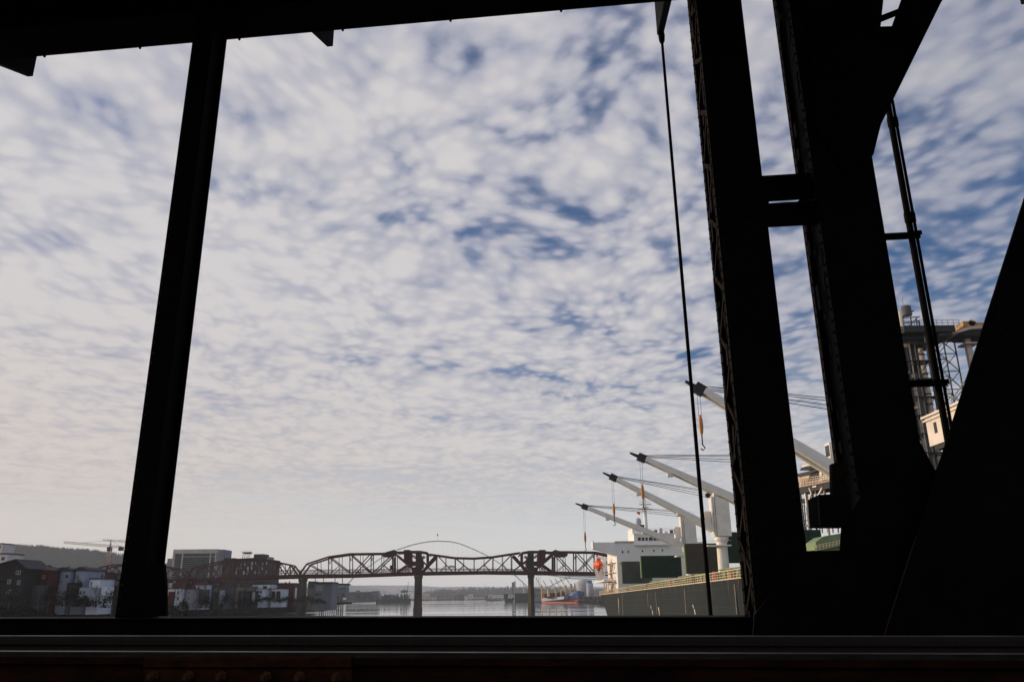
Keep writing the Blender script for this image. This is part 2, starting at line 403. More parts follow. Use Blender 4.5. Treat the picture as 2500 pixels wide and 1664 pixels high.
# lower chord, with flange plates
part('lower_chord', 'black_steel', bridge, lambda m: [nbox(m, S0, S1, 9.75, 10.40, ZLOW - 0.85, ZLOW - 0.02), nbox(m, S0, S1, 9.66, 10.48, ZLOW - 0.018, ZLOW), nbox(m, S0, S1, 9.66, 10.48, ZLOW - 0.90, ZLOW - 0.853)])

def column(name, s0, s1, d0, d1, za, zb, lace=True, label=None):
    """built-up riveted column: two flange plates, two webs, lacing on the outer sides, rivet rows"""
    c = MB(); t = 0.03
    nbox(c, s0, s1, d0, d0 + t, za, zb); nbox(c, s0, s1, d1 - t, d1, za, zb)                 # front and back cover plates
    nbox(c, s0 + 0.07, s0 + 0.10, d0 + t, d1 - t, za, zb); nbox(c, s1 - 0.10, s1 - 0.07, d0 + t, d1 - t, za, zb)
    for dd in (d0 + t, d1 - t - 0.09):                                                     # corner angles standing proud of the webs
        nbox(c, s0 + 0.002, s0 + 0.068, dd + 0.002, dd + 0.088, za, zb)
    o = c.build(name, 'black_steel', bridge, label=label)
    if lace:
        l = MB(); z = za + 0.2; k = 0
        while z < zb - 0.5:
            a, b = (d0 + 0.08, d1 - 0.08) if k % 2 == 0 else (d1 - 0.08, d0 + 0.08)
            l.beam(nb(s0 + 0.012, a, z), nb(s0 + 0.012, b, z + 0.42), 0.065, 0.016, up=UU)
            z += 0.42; k += 1
        l.build('lacing', 'flaking_steel', o, kind='stuff')
    r = MB(); z = za + 0.1
    while z < zb:
        for ss in (s0 + 0.05, s1 - 0.05): rivets(r, ss, d0, z, -NN)
        for dd in (d0 + 0.07, d1 - 0.07): rivets(r, s0 + 0.001, dd, z + 0.07, -UU)
        z += 0.145
    r.build('rivet', 'black_steel', o, kind='stuff')
    return o
# left post
sl0 = hp(349, 1000, 9.8)[0]; sr0 = hp(447, 1000, 10.22)[0]
column('post', sl0, sr0, 9.80, 10.22, ZLOW + 0.002, ZTOP - 0.003, lace=False, label='dark post at the left, plain and riveted')
part('gusset_plate', 'black_steel', bridge, lambda m: [nplate(m, [(291, 1502), (299, 1425), (304, 1375), (400, 1375), (405, 1430), (405, 1503)], 9.74, 0.05)])
# twin posts on the right
AF, AB = 9.30, 10.10
sa0 = hp(1777, 1061, AB)[0]; sa1 = hp(1936, 1061, AF)[0]
sb0 = hp(2027, 1061, AB)[0]; sb1 = hp(2243, 1061, AF)[0]
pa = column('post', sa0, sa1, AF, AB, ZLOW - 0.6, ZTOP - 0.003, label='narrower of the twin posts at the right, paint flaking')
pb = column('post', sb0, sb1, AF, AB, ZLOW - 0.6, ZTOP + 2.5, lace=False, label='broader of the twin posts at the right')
# flaking side plates give the left flanks their ragged brown look
def flakes(m, s, seed):
    r = random.Random(seed); z = -0.3
    while z < ZTOP - 0.2:
        h = r.uniform(0.06, 0.35); d = r.uniform(AF + 0.06, AB - 0.1); w = r.uniform(0.03, 0.14)
        nbox(m, s - r.uniform(0.002, 0.008), s + 0.004, d, d + w, z, z + h); z += r.uniform(0.05, 0.4)
part('flake', 'flaking_steel', pa, lambda m: flakes(m, sa0, 3), kind='stuff')
part('flake', 'flaking_steel', pb, lambda m: flakes(m, sb0, 4), kind='stuff')
# batten plates between the posts
for (y0, y1) in ((427, 490), (495, 553)):
    za, zb = hp(1905, y1, 9.6)[1], hp(1905, y0, 9.6)[1]
    part('batten_plate', 'black_steel', bridge, lambda m: nbox(m, sa1 - 0.02, sb0 + 0.06, 9.592, 9.608, za, zb))
for tri in ([(1866, 497), (1866, 486), (1878, 493)], [(1958, 484), (1960, 499), (1946, 492)]):
    part('batten_clip', 'black_steel', bridge, lambda m: nplate(m, tri, 9.5, 0.3))
# upper gusset and diagonal rising to the right
GUS = [(1965, -60), (2163, -60), (2150, 65), (2178, 64), (2222, -60), (2345, -60), (2301, 0), (2262, 62), (2176, 214), (2173, 236), (2160, 268), (2137, 360), (2133, 376), (2060, 420), (1990, 300)]
for d in (AF - 0.052, AB + 0.002):
    part('gusset_plate', 'black_steel', bridge, lambda m, d=d: nplate(m, GUS, d, 0.05))
part('tie_bar', 'black_steel', bridge, lambda m: [nplate(m, [(2140, 42), (2212, 14), (2207, 26), (2142, 52)], AF - 0.02, 0.06)])
def diag(m, a, b, w, dd0, dd1):
    (s0, z0), (s1, z1_) = hp(*a, 9.7), hp(*b, 9.7)
    m.beam(nb(s0, (dd0 + dd1) / 2, z0), nb(s1, (dd0 + dd1) / 2, z1_), w, dd1 - dd0, up=NN)
part('diagonal', 'black_steel', bridge, lambda m: diag(m, (2090, 330), (2420, -330), 0.42, 9.30, 10.10), label='short diagonal springing from the upper gusset')
# lower right: large inclined end post and the gusset where all members meet
e0, e1 = hp(2280, 1166, 8.99), hp(2500, 480, 8.99)
dv = Vector((e1[0] - e0[0], e1[1] - e0[1])).normalized(); pv = Vector((dv.y, -dv.x))
W2 = 1.75
def endpost(m):
    a = Vector(e0) - dv * 2.2; b = Vector(e0) + dv * 12
    q = [a, b, b + pv * W2, a + pv * W2]
    m.prism([nb(p.x, 8.95, p.y) for p in q], NN * 0.04)
ep = part('inclined_end_post', 'black_steel', bridge, endpost)
def eprivets(m):
    for k in range(70):
        p = Vector(e0) + dv * (k * 0.16 - 0.6)
        for o_ in (0.07, 0.20): q = p + pv * o_; rivets(m, q.x, 8.95, q.y, -NN)
part('rivet', 'black_steel', ep, eprivets, kind='stuff')
part('gusset_plate', 'black_steel', bridge, lambda m: nplate(m, [(1838, 1560), (1842, 1500), (1905, 1420), (1952, 1344), (2052, 1343), (2056, 1285), (2120, 1180), (2245, 1075), (2284, 1148), (2420, 1000), (2700, 1200), (2700, 1560)], AF - 0.054, 0.05))
part('gusset_plate', 'black_steel', bridge, lambda m: nplate(m, [(1860, 1560), (1960, 1346), (2052, 1346), (2120, 1180), (2600, 1100), (2600, 1560)], AB + 0.003, 0.05))
# bolted boxes on the flank of the broader post
part('splice_plate', 'flaking_steel', bridge, lambda m: nplate(m, [(2031, 1131), (2066, 1128), (2070, 1207), (2033, 1212)], AF - 0.03, 0.12))
part('junction_box', 'black_steel', bridge, lambda m: nplate(m, [(1998, 1207), (2075, 1203), (2080, 1280), (2003, 1280)], AF - 0.2, 0.5))
# conduits on stand-off arms
DC = 10.45
def pipe(m, a, b, r): m.tube([nb(*(lambda q: (q[0], DC, q[1]))(hp(*a, DC))), nb(*(lambda q: (q[0], DC, q[1]))(hp(*b, DC)))], r, 10)
sc_ = [hp(x, 620, DC)[0] for x in (2233, 2246.5)]
for s, r in zip(sc_, (0.042, 0.020)):
    def pf(m, s=s, r=r):
        m.tube([nb(s, DC, -0.4), nb(s, DC, 9.5)], r, 10)
        for z in (4.9, 6.4): m.lathe(nb(s, DC, z), [(r, -0.08), (r + 0.008, -0.07), (r + 0.008, 0.07), (r, 0.08)], 10)
    part('conduit', 'black_steel', bridge, pf)
for yy in (572, 936):
    z = hp(2230, yy, DC)[1]
    def arm(m, z=z):
        e = sc_[1] + 0.07
        nbox(m, sb1 - 0.25, e, DC + 0.05, DC + 0.10, z - 0.025, z + 0.025)
        nbox(m, sb1 + 0.05, e - 0.02, DC + 0.045, DC + 0.052, z + 0.025, z + 0.06); nbox(m, sc_[0] - 0.06, sc_[1] + 0.05, DC - 0.06, DC - 0.045, z - 0.03, z + 0.03)
    part('conduit_arm', 'black_steel', bridge, arm)
# unseen truss behind the viewer, added to block light, and the lower deck we stand on
part('unseen_rear_chord', 'black_steel', bridge, lambda m: [nbox(m, S0, S1, -2.9, -2.3, ZTOP, ZTOP + 1.5), nbox(m, S0, S1, -2.9, -2.3, -1.2, 0.9)])
for s in (-30, -22, -14, -6, 2, 10, 18):
    part('unseen_rear_post', 'black_steel', bridge, lambda m, s=s: nbox(m, s, s + 0.6, -2.85, -2.35, 0.901, ZTOP - 0.002))
for k in range(1, 8):
    s = sl0 - 6.1 * k
    part('post', 'black_steel', bridge, lambda m, s=s: nbox(m, s, s + 0.55, 9.8, 10.22, ZLOW + 0.002, ZTOP - 0.003))
ZR = -0.235                                  # rail tops below the eye
part('lower_deck', 'deck_dark', bridge, lambda m: nbox(m, S0, S1, -2.28, 9.64, ZR - 0.60, ZR - 0.188))

# ------------------------------------------------------------------ railway rails
def rail_profile():
    hw, fw, ww = 0.037, 0.076, 0.009
    return [(-fw, -0.186), (fw, -0.186), (fw, -0.174), (ww, -0.150), (ww, -0.062), (hw - 0.004, -0.046), (hw, -0.026), (hw - 0.016, -0.004), (0.0, 0.0),
            (-hw + 0.016, -0.004), (-hw, -0.026), (-hw + 0.002, -0.056), (-ww, -0.062), (-ww, -0.150), (-fw, -0.174)]
def make_rail(d, label, mid=2):
    m = MB(); pr = rail_profile(); n = len(pr)
    cuts = [-14 + k * 4 for k in range(8)]
    for a, b in zip(cuts[:-1], cuts[1:]):
        vs = [nb(a, d + x, ZR + z) for x, z in pr] + [nb(b, d + x, ZR + z) for x, z in pr]
        o = len(m.v); m.v += [tuple(v) for v in vs]
        for i in range(n):
            m.f.append((o + i, o + (i + 1) % n, o + n + (i + 1) % n, o + n + i)); m.m.append({7: 1, 8: 1, 9: mid}.get(i, 0))
    return tag(m.build('rail', ['rust_rail' if mid else 'rail_dark', 'rail_top', 'rail_worn'], None), label, 'rail', 'railway rails on the lower deck')
r1 = make_rail(3.75, 'rusty rail nearest the camera, with a bolted joint bar on its side')
r2 = make_rail(3.75 + 1.51, 'second rail from the camera, a thin bright line along its top', 0)
# joint bar on the near rail
dj = 3.75 - 0.046
j0, j1 = hp(350, 1650, dj)[0], hp(857, 1650, dj)[0]
def jbar(m):
    pts = [(-0.024, -0.150), (0.006, -0.058), (-0.006, -0.056), (-0.022, -0.075), (-0.030, -0.130), (-0.040, -0.155)]
    m.prism([nb(j0, 3.75 - 0.030 + x, ZR + z) for x, z in [(0.020, -0.024), (-0.020, -0.022), (-0.028, -0.034), (-0.028, -0.066), (-0.012, -0.076), (-0.010, -0.135), (-0.036, -0.165), (0.020, -0.165)]], UU * (j1 - j0))
jb = part('joint_bar', 'rust_bar', r1, jbar)
for px in (374, 461, 541, 650, 732, 822):
    s = hp(px, 1652, dj)[0]
    def bolt(m, s=s):
        c = nb(s, 3.75 - 0.041, ZR - 0.106)
        m.lathe(c, [(0.026, 0.0), (0.026, 0.010), (0.020, 0.011), (0.020, 0.030), (0.013, 0.032), (0.012, 0.045)], 6, axis=-NN)
    part('bolt', 'rust_bolt', jb, bolt)

# ================================================================== the dark red bascule truss bridge across the river
YB, KB = 540.0, 0.05                         # distance and slight skew of its near truss
BD = Vector((1, KB, 0)).normalized(); BN = Vector((-KB, 1, 0)).normalized()
TW = 13.0                                    # truss to truss
def bp(px, py, off=0.0): return onplane(px, py, Vector((0, YB, 0)) + BN * off, BN)
def zpt(z, off=0.0): return None
red = thing('bascule_bridge', 'dark red steel truss bridge spanning the river on two tall piers', 'bridge', (0, YB, 0))
ytop = [(180, 1419), (460, 1411), (573, 1407), (726, 1401), (860, 1400), (1000, 1396), (1180, 1392.5), (1300, 1393), (1455, 1395), (1640, 1397)]
ybot = [(180, 1428), (460, 1419), (573, 1415.5), (700, 1411), (860, 1408.5), (1000, 1403.5), (1180, 1400.5), (1300, 1402), (1455, 1403.5), (1640, 1405)]
def lerp(tab, x):
    for (x0, y0), (x1, y1) in zip(tab[:-1], tab[1:]):
        if x <= x1: return y0 + (y1 - y0) * (x - x0) / (x1 - x0)
    return tab[-1][1]
# deck, edge girders, parapets
xs = [180, 320, 460, 573, 726, 860, 1000, 1090, 1180, 1300, 1455, 1640]
for a, b in zip(xs[:-1], xs[1:]):
    def dk(m, a=a, b=b):
        p = [bp(a, lerp(ybot, a)), bp(b, lerp(ybot, b)), bp(b, lerp(ytop, b) + 2), bp(a, lerp(ytop, a) + 2)]
        m.prism([q - BN * 1.2 for q in p], BN * (TW + 2.4))
    part('deck', 'bridge_red_dark', red, dk)
    def gd(m, a=a, b=b):
        p = [bp(a, lerp(ybot, a) - 1.2), bp(b, lerp(ybot, b) - 1.2), bp(b, lerp(ytop, b)), bp(a, lerp(ytop, a))]
        m.prism([q - BN * 1.7 for q in p], BN * 0.45)
    part('edge_girder', 'bridge_red', red, gd)
    def pr(m, a=a, b=b):
        ya, yb = lerp(ytop, a) - 4, lerp(ytop, b) - 4
        m.beam(bp(a, ya) - BN * 1.5, bp(b, yb) - BN * 1.5, 0.12, 0.15)
        L = (bp(b, yb) - bp(a, ya)).length; n = int(L / 3)
        for k in range(1, n):
            x = a + (b - a) * k / n; m.beam(bp(x, lerp(ytop, x) - 4) - BN * 1.5, bp(x, lerp(ytop, x)) - BN * 1.5, 0.08)
    part('railing', 'bridge_red', red, pr, kind='stuff')
def member(name, a, b, w, both=True, mt='bridge_red', h=None):
    p, q = bp(*a), bp(*b)
    part(name, mt, red, lambda m: m.beam(p, q, w, h or w * 0.8, up=BN))
    if both: part(name, mt, red, lambda m: m.beam(p + BN * TW, q + BN * TW, w, h or w * 0.8, up=BN))
def dt(x): return (x, lerp(ytop, x) + 1)
def chain(name, pts, w, both=True):
    for a, b in zip(pts[:-1], pts[1:]): member(name, a, b, w, both)
def top_at(chord, x):
    return (x, lerp(chord, x))
spanA = [(215, 1412), (219, 1396), (249, 1383), (275, 1378.5), (330, 1376), (372, 1378), (408, 1384), (436, 1389.5), (450, 1402), (452, 1411)]
spanB = [(459, 1411), (469, 1387), (490, 1381), (543, 1369), (573, 1365), (622, 1362.5), (657, 1367.5), (710, 1379), (726, 1401)]
spanC = [(731, 1401), (749, 1376), (802, 1358.5), (854, 1351), (906, 1350.3), (932, 1350), (963, 1350)]
spanD = [(1049, 1352), (1071, 1355), (1110, 1360.5), (1157, 1361.6), (1202, 1358.4), (1246, 1351.5), (1271, 1348)]
spanE = [(1351, 1346), (1383, 1346), (1453, 1347), (1500, 1357), (1545, 1376), (1565, 1395)]
for sp, w in ((spanA, 0.95), (spanB, 0.95), (spanC, 1.0), (spanD, 0.95), (spanE, 1.05)): chain('top_chord', sp, w)
def web(chord, xs_, up=True, w=0.48, wd=0.55):
    for i, x in enumerate(xs_):
        member('vertical', top_at(chord, x), dt(x), w if i % 2 else w * 0.75)
    for i, (a, b) in enumerate(zip(xs_[:-1], xs_[1:])):
        if i % 2 == (0 if up else 1): member('diagonal', top_at(chord, b), dt(a), wd)
        else: member('diagonal', top_at(chord, a), dt(b), wd)
web(spanA, [236, 262, 288, 314, 340, 366, 392, 420, 438])
web(spanB, [480, 500, 522, 543, 565, 587, 609, 631, 653, 675, 697, 709])
# span left of the first pier
for x, w in ((775, .33), (802, .55), (828, .33), (854, .55), (880, .33), (906, .55), (932, .33), (960, .65)): member('vertical', top_at(spanC, x), dt(x), w)
for a, b, w in (((749, 1376), (795, 1400), .5), ((802, 1359), (854, 1399), .6), ((854, 1352), (905, 1397.5), .6), ((905, 1351), (861, 1399), .6), ((960, 1351), (910, 1398), .75),
                ((777, 1387), (762, 1400), .35), ((828, 1380), (806, 1400), .35), ((932, 1376), (957, 1397), .35), ((880, 1375), (902, 1398), .3)): member('diagonal', a, b, w)
# lifting leaf between the piers
for x, w in ((1065, .5), (1088, .3), (1111, .6), (1132, .3), (1157.5, .65), (1182, .3), (1204, .5), (1227.5, .3), (1250, .5)): member('vertical', top_at(spanD, x), dt(x), w)
for a, b, w in (((1071, 1358), (1104, 1394), .6), ((1066, 1358), (1030, 1395), .9), ((1112, 1361), (1150, 1393), .5), ((1201, 1360), (1164, 1393), .55), ((1248, 1354), (1212, 1392), .7),
                ((1253, 1355), (1289, 1393), .9), ((1088, 1378), (1074, 1394), .35), ((1132, 1378), (1118, 1393), .35), ((1182, 1376), (1196, 1392), .35), ((1227, 1375), (1240, 1392), .35), ((1032, 1369), (1055, 1394), .7), ((1287, 1366), (1256, 1391), .8)): member('diagonal', a, b, w)
# right-hand span running behind the ship
for x, w in ((1354, .75), (1380, .4), (1406, .75), (1432, .4), (1457.5, .75), (1480, .4), (1505, .6), (1530, .4)): member('vertical', top_at(spanE, x), dt(x), w)
for a, b, w in (((1357, 1351), (1396, 1393), .65), ((1410, 1350), (1450, 1394), .6), ((1453, 1351), (1415, 1393), .6), ((1348, 1351), (1326, 1370), .7), ((1324, 1376), (1346, 1392), .8), ((1380, 1376), (1365, 1392), .35), ((1500, 1360), (1460, 1394), .5)): member('diagonal', a, b, w)
# cross-bracing between the two trusses
for x, ch in [(x, spanB) for x in (543, 587, 631, 675)] + [(x, spanC) for x in (802, 854, 906)] + [(x, spanD) for x in (1111, 1157, 1204)] + [(x, spanE) for x in (1406, 1453)]:
    p = bp(*top_at(ch, x)); part('cross_strut', 'bridge_red', red, lambda m: m.beam(p, p + BN * TW, 0.4))
    part('portal_brace', 'bridge_red', red, lambda m: [m.beam(p - Vector((0, 0, 0.3)), p + BN * (TW / 2) - Vector((0, 0, 4.4)), 0.28), m.beam(p + BN * TW - Vector((0, 0, 0.3)), p + BN * (TW / 2 + 0.3) - Vector((0, 0, 4.4)), 0.28)], kind='stuff')
# bascule towers with their counterweights
def plate(name, pts, off, t, mt='bridge_red'):
    return part(name, mt, red, lambda m: m.prism([bp(x, y) + BN * off for x, y in pts], BN * t))
def tower(fx, label):
    X = lambda x: fx(x)
    top = [(932, 1350), (963, 1341), (968, 1345.5), (985, 1344.8), (1003, 1343.5), (1026, 1343.5), (1043, 1346.5), (1050, 1353)]
    for off in (-0.2, TW):
        for a, b in zip(top[:-1], top[1:]):
            plate('top_chord', [(X(a[0]), a[1] - 0.3), (X(b[0]), b[1] - 0.3), (X(b[0]), b[1] + 4.6), (X(a[0]), a[1] + 4.6)], off, 1.0)
        plate('gusset', [(X(933), 1351), (X(963), 1342), (X(965), 1351), (X(952), 1357.5), (X(933), 1357.5)], off + 0.2, 0.8, 'bridge_red_dark')
        plate('column', [(X(1015), 1347), (X(1027), 1347), (X(1027.5), 1397), (X(1014), 1397)], off - 0.3, 1.4, 'bridge_red_dark')
    for off in (0.3,):
        o = plate('counterweight', [(X(985.5), 1341.3), (X(1000), 1341.0), (X(1004), 1344), (X(1004), 1368), (X(1016), 1370), (X(1016), 1378), (X(1000), 1381), (X(993), 1377), (X(986), 1370)], off, TW - 0.6)
    plate('counterweight', [(X(1026), 1356), (X(1030), 1358), (X(1033), 1375), (X(1032), 1385), (X(1022), 1387), (X(1020), 1362)], 0.6, TW - 1.2, 'bridge_red_dark')
    plate('machinery_house', [(X(1003.5), 1384), (X(1014), 1383), (X(1014), 1396.5), (X(1006), 1396.5)], 0.9, TW - 1.8)
    for a, b, w in (((968, 1354), (1004, 1385), 1.35), ((968, 1396), (992, 1379), 0.9), ((975, 1396), (996, 1382), 0.5), ((1043, 1349), (1043, 1374), 1.1), ((1036, 1356), (1028, 1362), 0.8), ((1030, 1371), (1043, 1377), 0.8),
                    ((1063, 1357), (1044, 1378), 1.35), ((1044, 1378), (1030, 1396), 1.0), ((1004, 1352), (1014, 1362), 0.6), ((1013, 1353), (1006, 1360), 0.5)):
        member('tower_brace', (X(a[0]), a[1]), (X(b[0]), b[1]), w)
    for x in (958, 966, 990, 997): member('vertical', (X(x), 1358 if x < 970 else 1382), (X(x), 1396), 0.5)
tower(lambda x: x, None)
tower(lambda x: 1297 + (1021 - x) * 1.0, None)
plate('operator_cabin', [(951.5, 1379), (957.8, 1379), (957.8, 1390), (951.5, 1390)], 1.0, 3.0)
# piers
def pier(cx, half, ywl, rot, ytop_, name='pier'):
    base = ground(cx, ywl); base = bp(cx, ywl); cz = bp(cx, ytop_).z
    c = Vector((base.x, base.y + 0, 0)) + BN * TW * 0.5
    s = half * YB / 2041
    def pf(m):
        a = math.radians(rot); ex = Vector((math.cos(a), math.sin(a), 0)); ey = Vector((-math.sin(a), math.cos(a), 0))
        lv = [(-4, 1.12), (3.2, 1.10), (3.6, 1.02), (cz - 2.2, 0.90), (cz - 2.0, 1.06), (cz, 1.06)]
        vs, fs = [], []
        for z, k in lv: vs += [c - BN * TW * 0.5 + (ex * sx * s * k + ey * sy * s * k) + Vector((0, 0, z)) for sx, sy in ((-1, -1), (1, -1), (1, 1), (-1, 1))]
        for i in range(len(lv) - 1): fs += [(i * 4 + k, i * 4 + (k + 1) % 4, i * 4 + 4 + (k + 1) % 4, i * 4 + 4 + k) for k in range(4)]
        fs.append(tuple(range(len(vs) - 4, len(vs)))); m.add(vs, fs)
    p = part('pier', 'pier_concrete', red, pf)
    return p
pier(1019.5, 9.2, 1493, 12, 1403)
pier(1297.5, 5.6, 1488, 38, 1402)
pier(735, 10, 1486, 12, 1410)
pier(455, 9, 1480, 12, 1418)

# a car crossing on the deck
cp = bp(872, 1399) + BN * 4
car = thing('car', 'small dark car crossing the red truss bridge', 'car', cp)
part('body', 'car_dark', car, lambda m: [m.prism([cp + BD * x + Vector((0, 0, z)) for x, z in ((-2.1, .3), (2.1, .3), (2.1, .8), (1.2, .95), (.6, 1.5), (-1.2, 1.5), (-2.0, .95), (-2.1, .8))], BN * 1.8)])
for x in (-1.3, 1.3):
    for o_ in (-0.02, 1.66): part('wheel', 'crane_black', car, lambda m: m.lathe(cp + BD * x + BN * o_ + Vector((0, 0, .33)), [(.33, 0), (.33, .16)], 10, axis=BN))

# ================================================================== the far grey arch bridge
YF = 1700.0
fb = thing('arch_bridge', 'pale grey steel arch bridge far downriver behind the red bridge', 'bridge', (0, YF, 0))
ARC = [(826, 1444), (843, 1430), (865, 1407), (900, 1382), (924, 1365.6), (946, 1353), (973, 1340), (1005.6, 1329.5), (1030, 1324), (1050, 1321), (1070, 1319.8), (1097, 1321), (1120, 1325.5), (1140, 1333), (1171, 1346.5), (1192.7, 1357), (1207, 1366), (1228, 1380.5), (1241, 1390.5), (1259, 1405), (1278, 1422.5), (1292, 1436)]
for off in (0, 20):
    for a, b in zip(ARC[:-1], ARC[1:]):
        th = 2.0 if a[0] < 860 or a[0] > 1235 else 1.4
        part('arch_rib', 'arch_steel', fb, lambda m: m.prism([at(a[0], a[1] - th, YF + off), at(b[0], b[1] - th, YF + off), at(b[0], b[1] + th, YF + off), at(a[0], a[1] + th, YF + off)], (0, 2.0, 0)))
FD = [(600, 1391), (800, 1389), (900, 1388), (1070, 1386), (1240, 1387), (1330, 1393), (1395, 1403), (1480, 1406), (1800, 1412)]
for a, b in zip(FD[:-1], FD[1:]):
    part('upper_deck', 'arch_steel', fb, lambda m: m.prism([at(a[0], a[1] + 4, YF), at(b[0], b[1] + 4, YF), at(b[0], b[1], YF), at(a[0], a[1], YF)], (0, 22, 0)))
    part('lower_deck', 'arch_steel', fb, lambda m: m.prism([at(a[0], a[1] + 9, YF + .5), at(b[0], b[1] + 9, YF + .5), at(b[0], b[1] + 6.5, YF + .5), at(a[0], a[1] + 6.5, YF + .5)], (0, 21, 0)))
for k in range(23):
    x = 940 + k * 11.8
    part('hanger', 'arch_steel', fb, lambda m: m.beam(at(x, lerp(ARC, x), YF + 1), at(x, lerp(FD, x), YF + 1), 0.16), label=None)
part('side_arch', 'arch_steel', fb, lambda m: [m.prism([at(a[0], a[1] - 1.4, YF), at(b[0], b[1] - 1.4, YF), at(b[0], b[1] + 1.4, YF), at(a[0], a[1] + 1.4, YF)], (0, 20, 0)) for a, b in zip([(1292, 1438), (1320, 1437), (1344, 1430), (1370, 1416), (1394, 1406)][:-1], [(1320, 1437), (1344, 1430), (1370, 1416), (1394, 1406), (1420, 1404)][:-1])])
for x in (826, 1292):
    part('pier', 'concrete', fb, lambda m: [m.hexa([at(x - 5, 1470, YF - 2) * 1 + Vector((0, 0, 0)), at(x + 5, 1470, YF - 2), at(x + 5, 1470, YF + 22), at(x - 5, 1470, YF + 22), at(x - 4, 1440, YF - 2), at(x + 4, 1440, YF - 2), at(x + 4, 1440, YF + 22), at(x - 4, 1440, YF + 22)])])
for x in (770, 790, 818, 836):
    part('column', 'concrete', fb, lambda m: m.beam(at(x, 1462, YF + 10), at(x, 1397, YF + 10), 1.6))
part('flag_pole', 'arch_steel', fb, lambda m: m.beam(at(1068, 1320, YF), at(1067.5, 1301, YF), 0.25))
part('flag', 'brick', fb, lambda m: m.prism([at(1067.5, 1301.5, YF), at(1070, 1303, YF), at(1069.6, 1308, YF), at(1067.7, 1307, YF)], (0, 0.15, 0)))
tk = at(1103, 1385.5, YF + 3)
truck = thing('truck', 'blue box truck driving over the far arch bridge', 'truck', tk)
part('box', 'truck_blue', truck, lambda m: m.box(tk.x - 6.5, tk.x + 4.5, tk.y, tk.y + 2.5, tk.z + 1.0, tk.z + 4.8))
part('cab', 'truck_blue', truck, lambda m: m.box(tk.x + 4.7, tk.x + 6.8, tk.y, tk.y + 2.4, tk.z + 0.7, tk.z + 3.4))
for x in (-5, -3.6, 5.4): part('wheel', 'crane_black', truck, lambda m: m.lathe((tk.x + x, tk.y - .05, tk.z + .5), [(.5, 0), (.5, .4)], 10, axis=(0, 1, 0)))

# ================================================================== the moored bulk carrier
PX, SX, CX = 29.5, 57.5, 43.5                # port side, starboard side, centreline; the ship lies along Y
YS, YBOW = 297.0, 66.0
def deck_z(Y): return H + 0.15 + (297 - Y) / 189 * 1.9        # trimmed by the stern
ship = thing('bulk_carrier', 'large grey cargo ship moored along the pier, white superstructure and open green hatches', 'ship', (CX, 180, 0))
GREEN_Z = 3.4
secs = []                                    # (Y at deck, half-beam at deck, Y at waterline, half-beam at waterline)
for Yd, hb, Yw, hw in ((297, 12.8, 283, 7.0), (293, 13.6, 279, 9.5), (284, 14, 272, 12.5), (270, 14, 262, 13.9), (230, 14, 230, 14), (150, 14, 150, 14), (110, 14, 112, 13.6), (95, 12.5, 99, 10), (82, 9, 88, 5.5), (72, 4, 80, 2), (66, 0.3, 76, 0.3)):
    secs.append((Yd, hb, Yw, hw))
def hull_part(m, z_of_lo, z_of_hi):
    rows = []
    for Yd, hb, Yw, hw in secs:
        dz = deck_z(Yd); r = []
        for z in (z_of_lo(Yd), (z_of_lo(Yd) + z_of_hi(Yd)) / 2, z_of_hi(Yd)):
            t = max(0, min(1, z / dz)) ** 0.8
            r.append((Yw + (Yd - Yw) * t, hw + (hb - hw) * t, z))
        rows.append(r)
    vs = []; n = len(rows)
    for side in (-1, 1):
        for r in rows: vs += [(CX + side * b, y, z) for y, b, z in r]
    fs = []
    for si in (0, 1):
        o = si * n * 3
        for i in range(n - 1):
            for k in range(2): fs.append((o + i * 3 + k, o + (i + 1) * 3 + k, o + (i + 1) * 3 + k + 1, o + i * 3 + k + 1))
    o = n * 3
    for k in range(2): fs.append((k, k + 1, o + k + 1, o + k))                                  # transom
    m.add(vs, fs)
hull = part('hull', 'hull_grey', ship, lambda m: hull_part(m, lambda Y: GREEN_Z, deck_z))
part('boot_topping', 'hull_green', ship, lambda m: hull_part(m, lambda Y: -2.0, lambda Y: GREEN_Z - 0.004))
def deckf(m):
    vs = [(CX - hb, Yd, deck_z(Yd) - 0.03) for Yd, hb, *_ in secs] + [(CX + hb, Yd, deck_z(Yd) - 0.03) for Yd, hb, *_ in reversed(secs)]
    m.add(vs, [tuple(range(len(vs)))])
part('deck', 'coaming_green', ship, deckf)
# fender strips, draft scuffs on the side
for px, y0, y1, w in ((1519, 1448, 1500, 0.5), (1581, 1444, 1480, .35), (1601, 1443, 1498, .25), (1671, 1432, 1497, 0.42), (1793, 1420, 1498, 0.30), (1459, 1452, 1475, .5)):
    a = onplane(px, y0, (PX, 0, 0), (1, 0, 0)); b = onplane(px + (y1 - y0) * 0.02, y1, (PX, 0, 0), (1, 0, 0))
    part('fender_strip', 'hull_streak', hull, lambda m: m.box(PX - 0.06, PX - 0.003, a.y - w, a.y + w, max(b.z, GREEN_Z + .1), a.z - 0.25))
for px, py, hgt, w in ((1510, 1471, 1.5, .55), (1511, 1492, .7, .35), (1589, 1481, .35, .4), (1593, 1494, .5, .4), (1609, 1492, .9, .35), (1692, 1479, .3, .4), (1696, 1492, .45, .4), (1607, 1484, .3, .25)):
    a = onplane(px, py, (PX, 0, 0), (1, 0, 0))
    part('scuff_mark', 'scuff_white', hull, lambda m: m.add([(PX - 0.008, a.y - w, a.z - hgt), (PX - 0.008, a.y - w * .3, a.z - hgt * 1.1), (PX - 0.008, a.y + w * .9, a.z + hgt * .8), (PX - 0.008, a.y + w * .1, a.z + hgt), (PX - .008, a.y - w * .7, a.z + hgt * .2)], [(0, 1, 2, 3, 4)]))
r_ = random.Random(31)
